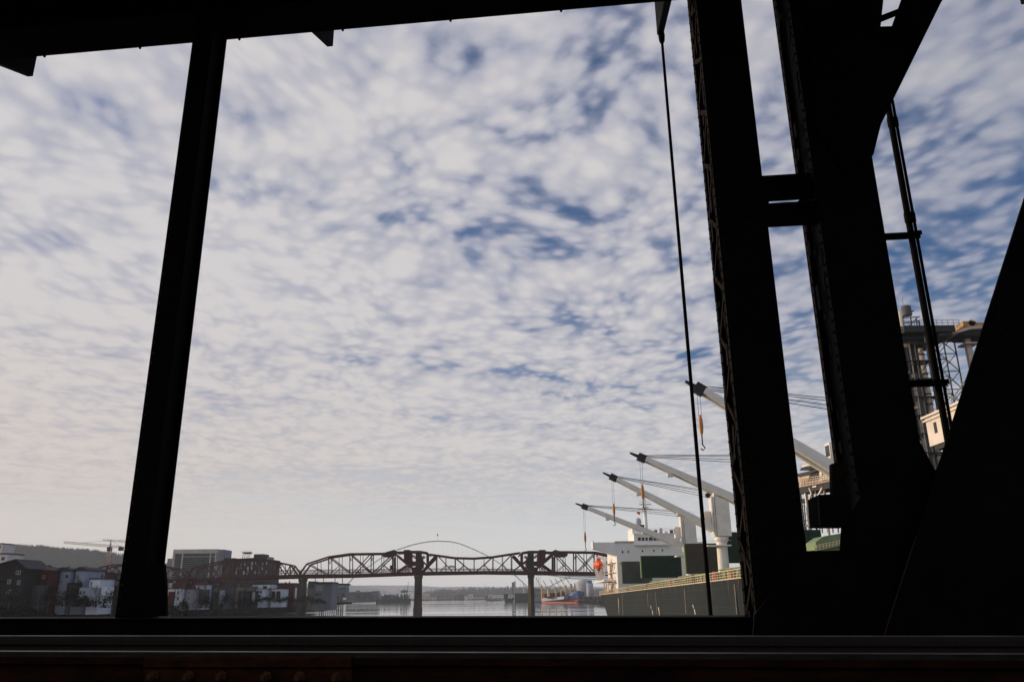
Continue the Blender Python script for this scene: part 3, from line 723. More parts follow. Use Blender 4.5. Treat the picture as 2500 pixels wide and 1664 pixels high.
for k in range(34):                          # rust runs below the scuppers
    y = 288 - k * 5.6 + r_.uniform(-1.5, 1.5); h_ = r_.uniform(.5, 3.6); w_ = r_.uniform(.05, .16); z = deck_z(y) - .1
    part('rust_run', 'rust_streak', hull, lambda m: m.add([(PX - .005, y - w_, z), (PX - .005, y + w_, z), (PX - .005, y + w_ * .3, z - h_), (PX - .005, y - w_ * .2, z - h_ * .9)], [(0, 1, 2, 3)]))
for k in range(5):                           # plate seams
    z = GREEN_Z + .9 + k * 1.25
    part('plate_seam', 'frame_dark', hull, lambda m: m.add([(PX - .004, 262, z), (PX - .004, 112, z + 1.0), (PX - .004, 112, z + 1.03), (PX - .004, 262, z + .03)], [(0, 1, 2, 3)]))
# deck railing along the port edge
def railing(m):
    Y = 292.0
    while Y > 90:
        z = deck_z(Y); m.box(PX + 0.02, PX + 0.10, Y - .05, Y + .05, z - .1, z + 1.15); Y -= 1.5
    ys = [292 - 5 * k for k in range(41)]
    for a, b in zip(ys[:-1], ys[1:]):
        for h, t in ((1.12, .11), (0.74, .07), (0.38, .07), (0.0, .16)):
            m.beam((PX + .06, a, deck_z(a) + h), (PX + .06, b, deck_z(b) + h), t)
part('railing', 'rail_cream', ship, railing, kind='stuff')
for Y, c in ((266, 'orange'), (255, 'hatch_green'), (222, 'hatch_green'), (190, 'hatch_green'), (160, 'hook_orange'), (140, 'hatch_green'), (125, 'orange'), (115, 'hook_orange')):
    part('deck_fitting', c, ship, lambda m: [m.box(PX + .3, PX + .9, Y - .5, Y + .5, deck_z(Y) - .02, deck_z(Y) + .9), m.box(PX + .4, PX + .8, Y - .2, Y + .2, deck_z(Y) + .9, deck_z(Y) + 1.4)])

# superstructure
YH = 245.0
def hx(px, py=1380): return at(px, py, YH).x
def hz(py, px=1580): return at(px, py, YH).z
zd = deck_z(YH) - 0.05
house = part('superstructure', 'ship_white', ship, lambda m: [m.box(hx(1507), SX - 0.9, YH, YH + 25, zd, hz(1323))])
wing_z = hz(1323)
def wing(m):
    prof = [(hx(1452), hz(1322)), (hx(1452), hz(1338)), (hx(1458), hz(1339)), (hx(1490), hz(1350)), (hx(1506.8), hz(1356)), (hx(1506.8), hz(1322))]
    m.prism([(x, YH + 0.05, z) for x, z in prof], (0, 4.2, 0))
part('bridge_wing', 'ship_white', ship, wing)
part('wing_end', 'ship_white', ship, lambda m: m.box(hx(1449), hx(1452) - .002, YH - .2, YH + 4.5, hz(1338), hz(1319)))
part('bulwark_cap', 'terminal_cream', ship, lambda m: m.box(hx(1503), hx(1551), YH - .25, YH + .1, hz(1323) + .003, hz(1319.5)))
wh = part('wheelhouse', 'ship_white', ship, lambda m: [m.box(hx(1552), SX - 7, YH + .4, YH + 13, hz(1323) + .004, hz(1303)), m.box(hx(1551), SX - 6.8, YH + .2, YH + 13.2, hz(1303) + .004, hz(1301))])
part('upper_casing', 'ship_white', ship, lambda m: [m.box(hx(1552), hx(1592), YH + 3, YH + 13, hz(1301) + .005, hz(1286))])
for x0, x1 in ((1561.5, 1568.5), (1571, 1577.5), (1580, 1586), (1588.5, 1598), (1600, 1607), (1609, 1616), (1618.5, 1625)):
    part('window', 'dark_glass', wh, lambda m: m.box(hx(x0), hx(x1), YH + .34, YH + .398, hz(1318.5), hz(1310.5)))
part('eyebrow', 'ship_white', ship, lambda m: m.box(hx(1553), hx(1638), YH - .9, YH - .002, hz(1330.5), hz(1328)))
for px, py in ((1521.6, 1345.5), (1535.6, 1345), (1570.5, 1344), (1598.6, 1343.5), (1619.4, 1343), (1515.5, 1374.5)):
    w_ = part('porthole', 'ship_white', house, lambda m: m.box(hx(px - 2.1), hx(px + 2.1), YH - .06, YH - .002, hz(py + 2.8), hz(py - 2.8)))
    part('pane', 'dark_glass', w_, lambda m: m.box(hx(px - 1.6), hx(px + 1.6), YH - .10, YH - .061, hz(py + 2.3), hz(py - 2.3)))
# port side of the house: stair flights, doors, lifebuoy
for k, (ya, yb, za, zb) in enumerate(((250, 257, 3.2, 0.2), (257, 251, 6.0, 3.2), (250, 257, 8.8, 6.0))):
    part('stair', 'terminal_cream', house, lambda m: [m.beam((hx(1507) - .7, ya, zd + za), (hx(1507) - .7, yb, zd + zb), .7, .18), m.beam((hx(1507) - 1.0, ya, zd + za + .9), (hx(1507) - 1.0, yb, zd + zb + .9), .06)])
for z in (3.0, 6.0, 8.8):
    part('side_gallery', 'ship_white', house, lambda m: [m.box(hx(1507) - 1.4, hx(1507) - .003, YH + 3, YH + 24, zd + z - .1, zd + z), m.beam((hx(1507) - 1.35, YH + 3, zd + z + 1), (hx(1507) - 1.35, YH + 24, zd + z + 1), .06)])
for y in (YH + 6, YH + 12, YH + 18):
    for z in (1.0, 4.0, 7.0): part('side_window', 'dark_glass', house, lambda m: m.box(hx(1507) - .05, hx(1507) - .004, y, y + .7, zd + z, zd + z + .8))
part('lifebuoy', 'orange', ship, lambda m: m.tube([(hx(1507) - 1.55, YH + 9 + .75 * math.cos(t * math.pi / 6), zd + 3.8 + .75 * math.sin(t * math.pi / 6)) for t in range(13)], .11, 6))
def guard(m, x0, x1, y, z):
    n = max(2, int(abs(x1 - x0) / 1.6))
    for h in (.4, .75, 1.1): m.beam((x0, y, z + h), (x1, y, z + h), .05)
    for k in range(n + 1): m.beam((x0 + (x1 - x0) * k / n, y, z), (x0 + (x1 - x0) * k / n, y, z + 1.1), .05)
part('guard_rail', 'ship_white', ship, lambda m: guard(m, hx(1552), SX - 7, YH + .3, hz(1301) + .4), kind='stuff')
part('guard_rail', 'ship_white', ship, lambda m: guard(m, hx(1640), SX - 1, YH + .2, hz(1323)), kind='stuff')
for k in range(6): part('roof_fitting', ('crane_white', 'frame_dark', 'terminal_cream')[k % 3], ship, lambda m: m.box(hx(1596) + k * 1.6, hx(1596) + k * 1.6 + .8, YH + 4, YH + 5, hz(1301) + .01, hz(1301) + .8 + .5 * (k % 3)))
# poop platform and stanchions below the boat
pz = at(1470, 1417, 268).z
part('boat_deck', 'ship_white', ship, lambda m: [m.box(PX - 2.6, hx(1507) - .01, 250, 280, pz - .5, pz)])
for y in (252, 259, 266, 273, 279):
    part('stanchion', 'ship_white', ship, lambda m: m.box(PX + .35, PX + .7, y - .2, y + .2, deck_z(y) - .05, pz - .503))
part('deckhouse', 'terminal_cream', ship, lambda m: m.box(PX + 2, SX - 3, 262, 288, deck_z(275) - .1, pz - .51))
part('bollard', 'frame_dark', ship, lambda m: [m.lathe((PX + 1, 288, deck_z(288) - .05), [(.4, 0), (.35, 1.0), (.5, 1.05), (.5, 1.2)], 10)])
# lifeboat seen end-on, slung in its davit
bc = at(1460.5, 1378, 262)
boat = MB()
prof = [(-4.0, .15, 0), (-3.4, .9, 0), (-2, 1.35, 0), (0, 1.5, 0), (2, 1.4, 0), (3.3, 1.0, 0), (4.0, .2, 0)]
nn = 14; vs = []; fs = []
for y, r, _ in prof:
    for k in range(nn):
        a = 2 * math.pi * k / nn; c_, s_ = math.cos(a), math.sin(a)
        vs.append((bc.x + r * c_ * (1.0 if s_ > -.2 else .82), bc.y + y, bc.z + r * (1.05 * s_ if s_ > 0 else 1.15 * s_)))
for i in range(len(prof) - 1): fs += [(i * nn + k, i * nn + (k + 1) % nn, (i + 1) * nn + (k + 1) % nn, (i + 1) * nn + k) for k in range(nn)]
fs += [tuple(range(nn)), tuple(range(len(vs) - nn, len(vs)))]
boat.add(vs, fs)
lb = boat.build('lifeboat', 'orange', ship, label='orange enclosed lifeboat hanging at the stern quarter', smooth=True)
part('cockpit', 'orange', lb, lambda m: m.box(bc.x - .55, bc.x + .55, bc.y - 2.6, bc.y - 1.0, bc.z + 1.1, bc.z + 2.0))
part('keel', 'crane_black', lb, lambda m: m.box(bc.x - .1, bc.x + .1, bc.y - 3, bc.y + 3, bc.z - 2.0, bc.z - 1.4))
part('davit', 'ship_white', ship, lambda m: [m.beam((bc.x + 1.2, bc.y + s, pz), (bc.x + 2.1, bc.y + s, bc.z + 1.8), .45) for s in (-3, 3)] + [m.beam((bc.x + 2.1, bc.y + s, bc.z + 1.7), (bc.x - .3, bc.y + s, bc.z + 2.5), .35) for s in (-3, 3)] + [m.beam((bc.x - .9, bc.y + s, bc.z - 1.5), (bc.x + .2, bc.y + s, pz), .5) for s in (-2.4, 2.4)] + [m.beam((bc.x + .8, bc.y + s, bc.z - 1.4), (bc.x + .2, bc.y + s, pz), .4) for s in (-2.4, 2.4)], kind='stuff')
# mast with radars, funnel
mt = at(1577, 1286, YH + 9); mz0, mz1 = mt.z, at(1577, 1208, YH + 9).z
mast = part('mast', 'ship_white', ship, lambda m: [m.lathe((mt.x, mt.y, mz0 - 2), [(.65, 0), (.5, mz1 - mz0 - 2), (.2, mz1 - mz0 + 2)], 10)])
part('cross_tree', 'ship_white', mast, lambda m: [m.beam((mt.x - 2.3, mt.y, mz0 + .56 * (mz1 - mz0)), (mt.x + 2.3, mt.y, mz0 + .56 * (mz1 - mz0)), .3), m.box(mt.x - 1.1, mt.x + 1.1, mt.y - 1, mt.y + 1, mz0 + .60 * (mz1 - mz0), mz0 + .63 * (mz1 - mz0)), m.beam((mt.x - 1.8, mt.y, mz0 + .8 * (mz1 - mz0)), (mt.x + 1.8, mt.y, mz0 + .8 * (mz1 - mz0)), .2)], kind='stuff')
part('radar_scanner', 'ship_white', mast, lambda m: m.beam((mt.x - 1.9, mt.y - .9, mz0 + .70 * (mz1 - mz0)), (mt.x + 1.9, mt.y - 1.1, mz0 + .70 * (mz1 - mz0)), .4))
part('signal_flag', 'orange', mast, lambda m: m.prism([(mt.x - 2.6, mt.y, mz0 + .5 * (mz1 - mz0)), (mt.x - 1.5, mt.y, mz0 + .46 * (mz1 - mz0)), (mt.x - 1.6, mt.y, mz0 + .38 * (mz1 - mz0)), (mt.x - 2.5, mt.y, mz0 + .42 * (mz1 - mz0))], (0, .06, 0)))
fn = at(1559, 1285, YH + 7)
part('satellite_dome', 'tank_grey', ship, lambda m: m.lathe((fn.x, fn.y, fn.z - 1.2), [(.3, 0), (.3, 1.6), (.8, 1.8), (.95, 2.6), (.75, 3.5), (.3, 3.9)], 12), smooth=True)
part('searchlight', 'crane_black', ship, lambda m: [m.box(fn.x - 1.2, fn.x - .6, fn.y, fn.y + .6, fn.z - .5, fn.z + .5), m.box(fn.x + .5, fn.x + 1.8, fn.y, fn.y + .6, fn.z - 1.2, fn.z + .6)])
part('funnel', 'ship_white', ship, lambda m: m.box(CX - 3, CX + 3, YH + 15, YH + 22, hz(1323) - .01, hz(1295)))

# open hatch covers standing on edge, their coamings
def hatch(px0, px1, py0, py1, Y, face, th=1.1, ribs=4, label=None):
    a, b = at(px0, py1, Y), at(px1, py0, Y)
    o = part('hatch_cover', face, ship, lambda m: m.box(a.x + .25, b.x, Y, Y + .35, a.z, b.z), label=label)
    part('cover_edge', 'hatch_edge_lit', o, lambda m: [m.box(a.x, a.x + .248, Y - .12, Y + th, a.z, b.z)])
    part('cover_panel', face, o, lambda m: m.box(a.x + .25, b.x, Y + .352, Y + th, a.z + .2, b.z - .15))
    for k in range(1, ribs):
        z = a.z + (b.z - a.z) * k / ribs
        part('rib', face, o, lambda m: m.box(a.x + .25, b.x, Y - .10, Y - .002, z - .07, z + .07))
    return o
hatch(1519, 1590, 1369, 1424, 236, 'hatch_grey', label='grey open hatch cover in front of the superstructure')
hatch(1566, 1662, 1355, 1410, 216, 'hatch_green', ribs=6, label='dark green open hatch cover beside the aft crane')
hatch(1675, 1764, 1325, 1400, 196, 'hatch_brown', label='brown-grey open hatch cover, largest in view')
hatch(1765, 1870, 1297, 1374, 178, 'hatch_green', ribs=6, label='green open hatch cover at the edge of the flaking post')
hatch(1930, 2003, 1292, 1352, 128, 'hatch_green', ribs=6, label='green open hatch cover seen between the twin posts')
for (Ya, Yb, h) in ((240, 209, 1.6), (201, 172, 1.7), (166, 141, 1.7), (133, 109, 1.7)):
    def co(m):
        z = (deck_z(Ya) + deck_z(Yb)) / 2
        m.box(PX + 3.5, SX - 3.5, Yb, Ya, z - .6, z + h)
        for k in range(9):
            y = Yb + (Ya - Yb) * (k + .5) / 9; m.box(PX + 3.1, PX + 3.498, y - .12, y + .12, z - .6, z + h - .2)
        m.box(PX + 3.2, SX - 3.2, Yb - .2, Ya + .2, z + h + .004, z + h + .18)
    part('hatch_coaming', 'coaming_green', ship, co)
for Y in (205, 172, 139, 101):
    part('crane_foundation', 'frame_dark', ship, lambda m: m.box(CX - 3.2, CX + 3.2, Y - 2.5, Y + 2.5, deck_z(Y) - .05, deck_z(Y) + 2.6))

# deck cranes: pedestal, house, jib swung out to port, ropes and hook
def deck_crane(Y, tip, root, top_py, hook_px, hook_y, lab):
    T, Rt = at(*tip, Y), at(*root, Y)
    zd_ = deck_z(Y) + 2.6
    zt = at(root[0], top_py, Y).z
    cx = CX
    ped = part('deck_crane', 'crane_white', ship, lambda m: m.lathe((cx, Y, zd_ - .1), [(1.15, 0), (1.1, Rt.z - 2.2 - zd_), (1.5, Rt.z - 1.6 - zd_), (1.5, Rt.z - 1.0 - zd_)], 18), label=lab)
    part('platform', 'crane_white', ped, lambda m: [m.box(cx - 3.4, cx + 1.6, Y - 1.7, Y + 1.7, Rt.z - 3.0, Rt.z - 2.75)] + [m.beam((cx - 3.4, Y + s, Rt.z - 1.9), (cx + 1.6, Y + s, Rt.z - 1.9), .06) for s in (-1.65, 1.65)])
    part('crane_house', 'crane_white', ped, lambda m: [m.box(cx - 1.55, cx + 1.9, Y - 1.5, Y + 1.5, Rt.z - .99, zt), m.box(cx - 1.75, cx - 1.552, Y - 1.1, Y + 1.1, Rt.z - .6, zt + .4)])
    part('ladder', 'frame_steel', ped, lambda m: [m.beam((cx - 1.6, Y - 1.58, Rt.z - .9), (cx - 1.6, Y - 1.58, zt), .05), m.beam((cx - 1.1, Y - 1.58, Rt.z - .9), (cx - 1.1, Y - 1.58, zt), .05)] + [m.beam((cx - 1.6, Y - 1.58, Rt.z - .8 + .5 * k), (cx - 1.1, Y - 1.58, Rt.z - .8 + .5 * k), .04) for k in range(int((zt - Rt.z) / .5))], kind='stuff')
    part('grab_rail', 'crane_white', ped, lambda m: guard(m, cx - 1.5, cx + 1.8, Y - 1.4, zt), kind='stuff')
    part('rust_patch', 'rust_streak', ped, lambda m: m.box(cx - 1.76, cx - 1.752, Y - .5, Y - .2, Rt.z + 1.5, Rt.z + 4.2))
    part('operator_cab', 'crane_white', ped, lambda m: m.box(cx - 3.0, cx - 1.76, Y + .3, Y + 1.9, Rt.z + 1.6, Rt.z + 4.3))
    part('cab_window', 'dark_glass', ped, lambda m: m.box(cx - 3.06, cx - 3.002, Y + .5, Y + 1.7, Rt.z + 2.6, Rt.z + 4.0))
    part('sheave', 'crane_black', ped, lambda m: m.lathe((cx - 2.0, Y - .5, zt + .55), [(.55, 0), (.55, 1.0)], 14, axis=(0, 1, 0)))
    d = (T - Rt); L = d.length; dn = d.normalized()
    A, B = Rt + Vector((-.4, 0, -.3)), Rt + dn * (L * .885)
    part('jib', 'crane_white', ped, lambda m: [m.beam(A + Vector((0, s, 0)), B + Vector((0, s * .6, 0)), .55, 1.5, w2=.42, h2=.80) for s in (-.95, .95)] + [m.beam(A, B, 1.5, .5, w2=.9, h2=.3)])
    part('jib_head', 'crane_black', ped, lambda m: [m.beam(B - dn * .1, B + dn * (L * .055), 1.3, 1.25), m.beam(B + dn * (L * .05), T, .5, .55, w2=.26, h2=.3)])
    for k in (0.36, 0.70):
        q = Rt + dn * (L * k) - Vector((0, 0, .95))
        part('floodlight', 'ship_white', ped, lambda m: m.box(q.x - .55, q.x + .45, q.y - .5, q.y + .5, q.z - .25, q.z + .35))
    top = Vector((cx - 1.8, Y, zt + .8))
    for dy, e, dz in ((-.5, .90, .6), (-.2, .91, .3), (.2, .90, -.2), (.5, .89, -.7)):
        part('rope', 'wire', ped, lambda m: m.tube([top + Vector((0, dy, dz)), Rt + dn * (L * e) + Vector((0, dy, .45))], .055, 5))
    hk = at(hook_px, hook_y, Y); hb = Rt + dn * (L * .92); hb = Vector((hb.x, Y, hb.z))
    for s in (-.18, .18): part('hoist_wire', 'wire', ped, lambda m: m.tube([hb + Vector((s, 0, 0)), Vector((hb.x + s, Y, hk.z + 1.3))], .028, 5))
    part('hook_block', 'hook_orange', ped, lambda m: [m.lathe((hb.x, Y, hk.z - 1.2), [(.10, 0), (.24, .5), (.30, 1.3), (.24, 2.2), (.08, 2.7)], 8)])
    part('hook', 'crane_black', ped, lambda m: [m.tube([(hb.x, Y, hk.z - 1.2), (hb.x, Y, hk.z - 2.4), (hb.x + .3, Y, hk.z - 2.8), (hb.x + .05, Y, hk.z - 3.1), (hb.x - .25, Y, hk.z - 2.9)], .09, 6)])
deck_crane(205, (1405, 1228), (1668, 1328), 1260, 1424, 1313, 'aftmost deck crane, jib lowest of the four')
deck_crane(172, (1472, 1153), (1765, 1297), 1214, 1496, 1246, 'second deck crane from the stern')
deck_crane(139, (1538, 1105), (1868, 1245), 1130, 1563, 1203, 'third deck crane, pedestal behind the flaking post')
deck_crane(101, (1673, 930), (2072, 1160), 1000, 1711, 1040, 'foremost deck crane, its jib tip highest')

# ================================================================== grain terminal behind the ship
def lattice(m, a, b, w, n, t=0.25):          # square lattice mast from a to b
    a, b = Vector(a), Vector(b); cs = [Vector((x * w / 2, y * w / 2, 0)) for x, y in ((-1, -1), (1, -1), (1, 1), (-1, 1))]
    for c in cs: m.beam(a + c, b + c, t * 1.3)
    for k in range(n + 1):
        p = a.lerp(b, k / n)
        for i in range(4): m.beam(p + cs[i], p + cs[(i + 1) % 4], t * .8)
        if k < n:
            q = a.lerp(b, (k + 1) / n)
            for i in range(4): m.beam((p if k % 2 else q) + cs[i], (q if k % 2 else p) + cs[(i + 1) % 4], t * .7)
# pier behind the ship
part('terminal_pier', 'concrete', None, lambda m: m.box(61, 90, 60, 420, -2, 3.2), kind='structure')
YT = 150.0
tw = thing('elevator_tower', 'dark steel elevator tower with pipes, platform and rooftop tank beside the conduits', 'tower', (80, YT, 3.2))
L, Rr = at(2196, 1000, YT).x, at(2290, 1000, YT).x
zpl = at(2240, 815, YT).z; zpt_ = at(2240, 800, YT).z
part('core', 'frame_dark', tw, lambda m: m.box(L + 1.5, Rr - 0.4, YT + 2.2, YT + 9, 3.2, zpl))
for x in (L, (L + Rr) / 2 - 1.2, Rr):
    for y in (YT, YT + 10): part('column', 'frame_steel', tw, lambda m: m.box(x - .18, x + .18, y - .18, y + .18, 3.2, zpl - .003))
for k in range(14):
    z = zpl - 2 - k * 3.6
    if z < 5: break
    part('landing', 'frame_steel', tw, lambda m: [m.box(L - .5, Rr + .4, YT - .6, YT + 2.0, z, z + .10), m.beam((L - .4, YT - .55, z + 1.1), (Rr + .3, YT - .55, z + 1.1), .08)])
    part('brace', 'frame_steel', tw, lambda m: m.beam((L, YT, z), (L + (Rr - L) * .45, YT, z - 3.3), .14))
    part('brace', 'frame_steel', tw, lambda m: m.beam((Rr, YT, z), (L + (Rr - L) * .6, YT, z - 3.3), .14))
xp = at(2261, 900, YT).x
part('grain_leg', 'terminal_cream', tw, lambda m: m.lathe((xp, YT + .9, 3.2), [(.55, 0), (.55, zpl - 6)], 12), smooth=True)
part('grain_leg', 'silo_steel', tw, lambda m: m.box(xp - 2.6, xp - 1.0, YT + .4, YT + 1.8, 3.2, zpl - 8))
for k in range(26): part('leg_flange', 'frame_dark', tw, lambda m: m.lathe((xp, YT + .9, 6 + k * 2.0), [(.68, 0), (.68, .25)], 10))
part('platform', 'frame_dark', tw, lambda m: [m.box(at(2198, 805, YT).x, at(2322, 805, YT).x, YT - 1.5, YT + 12, zpl + .003, zpt_), m.box(at(2285, 815, YT).x, at(2318, 815, YT).x, YT - 1, YT + 9, at(2300, 824, YT).z, zpl)])
part('platform_rail', 'frame_steel', tw, lambda m: [m.beam((at(2198, 800, YT).x, YT - 1.4, zpt_ + h), (at(2335, 800, YT).x, YT - 1.4, zpt_ + h), .07) for h in (.55, 1.1)] + [m.beam((at(2198, 800, YT).x + k * 1.1, YT - 1.4, zpt_), (at(2198, 800, YT).x + k * 1.1, YT - 1.4, zpt_ + 1.1), .06) for k in range(11)], kind='stuff')
ct = at(2215, 770, YT + 4)
part('roof_tank', 'silo_steel', tw, lambda m: m.lathe((ct.x, ct.y, ct.z), [(.95, 0), (.95, at(2215, 749, YT + 4).z - ct.z), (.7, at(2215, 747, YT + 4).z - ct.z)], 14))
part('vent_pipe', 'terminal_white', tw, lambda m: m.lathe((at(2200, 780, YT + 3).x, YT + 3, zpt_), [(.5, 0), (.5, at(2200, 748, YT).z - zpt_)], 10))
part('antenna', 'wire', tw, lambda m: [m.beam((at(2201, 750, YT).x, YT + 3, zpt_), (at(2199, 728, YT).x, YT + 3, at(2199, 726, YT).z), .07), m.beam((at(2238, 800, YT).x, YT + 5, zpt_), (at(2232, 705, YT).x, YT + 5, at(2232, 702, YT).z), .05)])
part('roof_frame', 'frame_steel', tw, lambda m: [m.beam(at(2203, 775, YT + 1), at(2230, 758, YT + 1), .28)] + [m.beam(at(x, 799, YT + 1), at(x - 4, 762 + (x - 2226), YT + 1), .18) for x in (2226, 2240, 2246)] + [m.beam(at(2205, y, YT + 1), at(2246, y - 3, YT + 1), .16) for y in (776, 787)] + [m.beam(at(2215, 799, YT + 1), at(2240, 775, YT + 1), .14)], kind='stuff')
for px in (2212, 2228, 2250): part('roof_machine', 'silo_steel', tw, lambda m: m.box(at(px, 799, YT).x, at(px + 9, 799, YT).x, YT + 2, YT + 4, zpt_ + .002, at(px, 788, YT).z))
rt_ = random.Random(17)
for k in range(30):
    z = 8 + k * 1.75; x = L + rt_.uniform(.2, 3.2)
    part('pipe_fitting', ('terminal_cream', 'silo_steel', 'frame_steel', 'terminal_orange')[k % 4], tw, lambda m: m.box(x, x + rt_.uniform(.25, 1.1), YT - .45, YT + .1, z, z + rt_.uniform(.25, 1.1)))
for px in (2228, 2236, 2250): part('down_pipe', ('frame_steel', 'silo_steel', 'terminal_cream')[(px // 2) % 3], tw, lambda m: m.lathe((at(px, 950, YT).x, YT - .2, 3.2), [(.14, 0), (.14, zpl - 5)], 8))
part('ladder_cage', 'frame_steel', tw, lambda m: [m.beam((L + .6, YT - .7, 4), (L + .6, YT - .7, zpl), .05), m.beam((L + 1.2, YT - .7, 4), (L + 1.2, YT - .7, zpl), .05)] + [m.beam((L + .6, YT - .7, 4 + .8 * k), (L + 1.2, YT - .7, 4 + .8 * k), .05) for k in range(68)], kind='stuff')
# lattice mast to its right
lt = thing('lattice_mast', 'slender grey lattice mast beside the elevator tower, sky showing through', 'mast', (at(2320, 1000, 158).x, 158, 3.2))
lb_, ltp = at(2350, 1060, 158), at(2312, 820, 158)
def lm(m):
    x0, x1 = at(2298, 900, 158).x, at(2342, 900, 158).x; zt, zb = ltp.z, 3.2
    n = 15; h = (zt - zb) / n
    for x in (x0, x1):
        for y in (158, 162): m.beam((x, y, zb), (x, y, zt), .22)
    for k in range(n):
        z = zb + k * h
        for y in (158, 162):
            m.beam((x0, y, z), (x1, y, z), .16); m.beam((x0, y, z), (x1, y, z + h), .13); m.beam((x1, y, z), (x0, y, z + h), .09)
        for x in (x0, x1): m.beam((x, 158, z), (x, 162, z + h), .1)
part('mast_frame', 'frame_steel', lt, lm, kind='stuff')
part('mast_cap', 'frame_dark', lt, lambda m: m.box(at(2292, 820, 158).x, at(2345, 820, 158).x, 157.5, 162.5, ltp.z + .002, ltp.z + .3))
# conveyor head; the low sun's orange is put into the machinery colour
ch = thing('conveyor_head', 'cantilevered conveyor platform with orange-lit machinery high beside the end post', 'conveyor', (at(2370, 800, 150).x, 150, 3.2))
part('walkway', 'terminal_cream', ch, lambda m: m.prism([at(2320, 812, 149), at(2368, 796, 149), at(2420, 792, 149), at(2420, 800, 149), at(2370, 803, 149), at(2322, 816, 149)], (0, 7, 0)))
part('underframe', 'frame_dark', ch, lambda m: m.prism([at(2340, 812, 150), at(2420, 802, 150), at(2420, 818, 150), at(2360, 818, 150)], (0, 5, 0)))
part('machine', 'terminal_orange', ch, lambda m: [m.box(at(2352, 794, 151).x, at(2385, 794, 151).x, 151, 154, at(2360, 796, 151).z, at(2360, 784, 151).z), m.lathe(at(2373, 788, 151.0), [(.7, 0), (.7, 2)], 10, axis=(0, 1, 0)), m.box(at(2387, 794, 151).x, at(2404, 794, 151).x, 151, 153, at(2390, 796, 151).z, at(2390, 787, 151).z)])
part('column', 'terminal_cream', ch, lambda m: [m.box(at(2372, 900, 152).x, at(2384, 900, 152).x, 152, 153, 3.2, at(2380, 816, 152).z), m.box(at(2358, 840, 151).x, at(2392, 840, 151).x, 151, 154, at(2370, 838, 151).z, at(2370, 834, 151).z)])
part('brace', 'terminal_cream', ch, lambda m: [m.beam(at(2322, 978, 148), at(2362, 920, 148), .18), m.beam(at(2312, 965, 148), at(2335, 977, 148), .16), m.beam(at(2345, 930, 148), at(2352, 942, 148), .16)], kind='stuff')
# white loader cabin
YC0, YC1 = 118.0, 134.0
lc = thing('loader_cabin', 'cream metal cabin with a sloping roof and two slit windows, on struts', 'cabin', (62, 120, 3.2))
xc = at(2262, 1040, YC1).x
zca, zcb = at(2262, 1090, YC1).z, at(2262, 1022, YC1).z
part('cabin_wall', 'terminal_white', lc, lambda m: m.box(xc, xc + 5, 122, YC1, zca, zcb))
part('roof', 'terminal_white', lc, lambda m: [m.box(xc - .5, xc + 5.5, 106, YC1 + .6, zcb + .003, zcb + .35), m.box(xc - .35, xc + 5.3, 106, YC1 + .4, zcb - .6, zcb - .3)])
for y in (131.2, 127.2): part('window', 'dark_glass', lc, lambda m: m.box(xc - .05, xc - .003, y - .45, y + .45, zca + 1.8, zca + 3.6))
part('under_floor', 'frame_dark', lc, lambda m: m.box(xc + .2, xc + 4.8, 119, YC1 - 1, zca - .8, zca - .003))
part('strut', 'terminal_cream', lc, lambda m: [m.beam((xc + 1, 129, zca - .8), (xc - .5, 132, zca - 8), .5)])
part('strut', 'frame_steel', lc, lambda m: [m.beam((xc + 1, 126, zca - .8), (xc + 1, 130, 3.2), .4)])
part('strut', 'terminal_cream', lc, lambda m: [m.beam((xc + .6, 124, zca - 3), (xc + .8, 131, 3.2), .8)])
# ship loader seen between the twin posts: its long side faces the river and the sun
XL = 60.5
lp = lambda px, py, off=0.0: onplane(px, py, (XL + off, 0, 0), (1, 0, 0))
sl = thing('ship_loader', 'rusty cream ship loader on lattice legs, seen between the twin posts', 'loader', (XL + 3, 155, 3.2))
def lside(name, mt_, pts, depth, off=0.0): return part(name, mt_, sl, lambda m: m.prism([lp(x, y, off) for x, y in pts], (depth, 0, 0)))
lside('machine_house', 'terminal_cream', [(1946, 1190), (2060, 1168), (2060, 1132), (2004, 1139), (1998, 1152), (1972, 1157), (1946, 1164)], 5.5)
lside('roof', 'frame_dark', [(1942, 1157), (1972, 1150), (2000, 1140), (2002, 1146), (1975, 1157), (1944, 1163)], 6.5, -.6)
lside('control_cab', 'terminal_white', [(2001, 1172), (2040, 1163), (2040, 1133), (2001, 1140)], .6, -.62)
lside('opening', 'frame_dark', [(1972, 1173), (1999, 1168), (1999, 1151), (1976, 1160)], .05, -.055)
for k, px in enumerate((2006, 2014, 2022)): lside('cab_window', 'dark_glass', [(px, 1160 - k * 1.5), (px + 4, 1159 - k * 1.5), (px + 4, 1148 - k * 1.5), (px, 1149 - k * 1.5)], .03, -.66)
for k in range(7): lside('panel_joint', 'terminal_orange', [(1949 + 7.5 * k, 1188 - k * 1.5), (1950.4 + 7.5 * k, 1188 - k * 1.5), (1950.4 + 7.5 * k, 1176 - k * 1.5), (1949 + 7.5 * k, 1176 - k * 1.5)], .05, -.056)
part('gallery', 'terminal_cream', sl, lambda m: [m.beam(lp(1944, y, -1.0), lp(2034, y - 14, -1.0), .1) for y in (1170, 1175, 1181)] + [m.beam(lp(1947 + 5.5 * k, 1186 - .85 * k, -1.0), lp(1947 + 5.5 * k, 1169 - .85 * k, -1.0), .07) for k in range(16)], kind='stuff')
lside('underframe', 'frame_dark', [(1944, 1206), (2060, 1184), (2060, 1170), (1944, 1191)], 5)
lside('cross_beam', 'frame_dark', [(1950, 1228), (2060, 1210), (2060, 1204), (1950, 1218)], 4, .8)
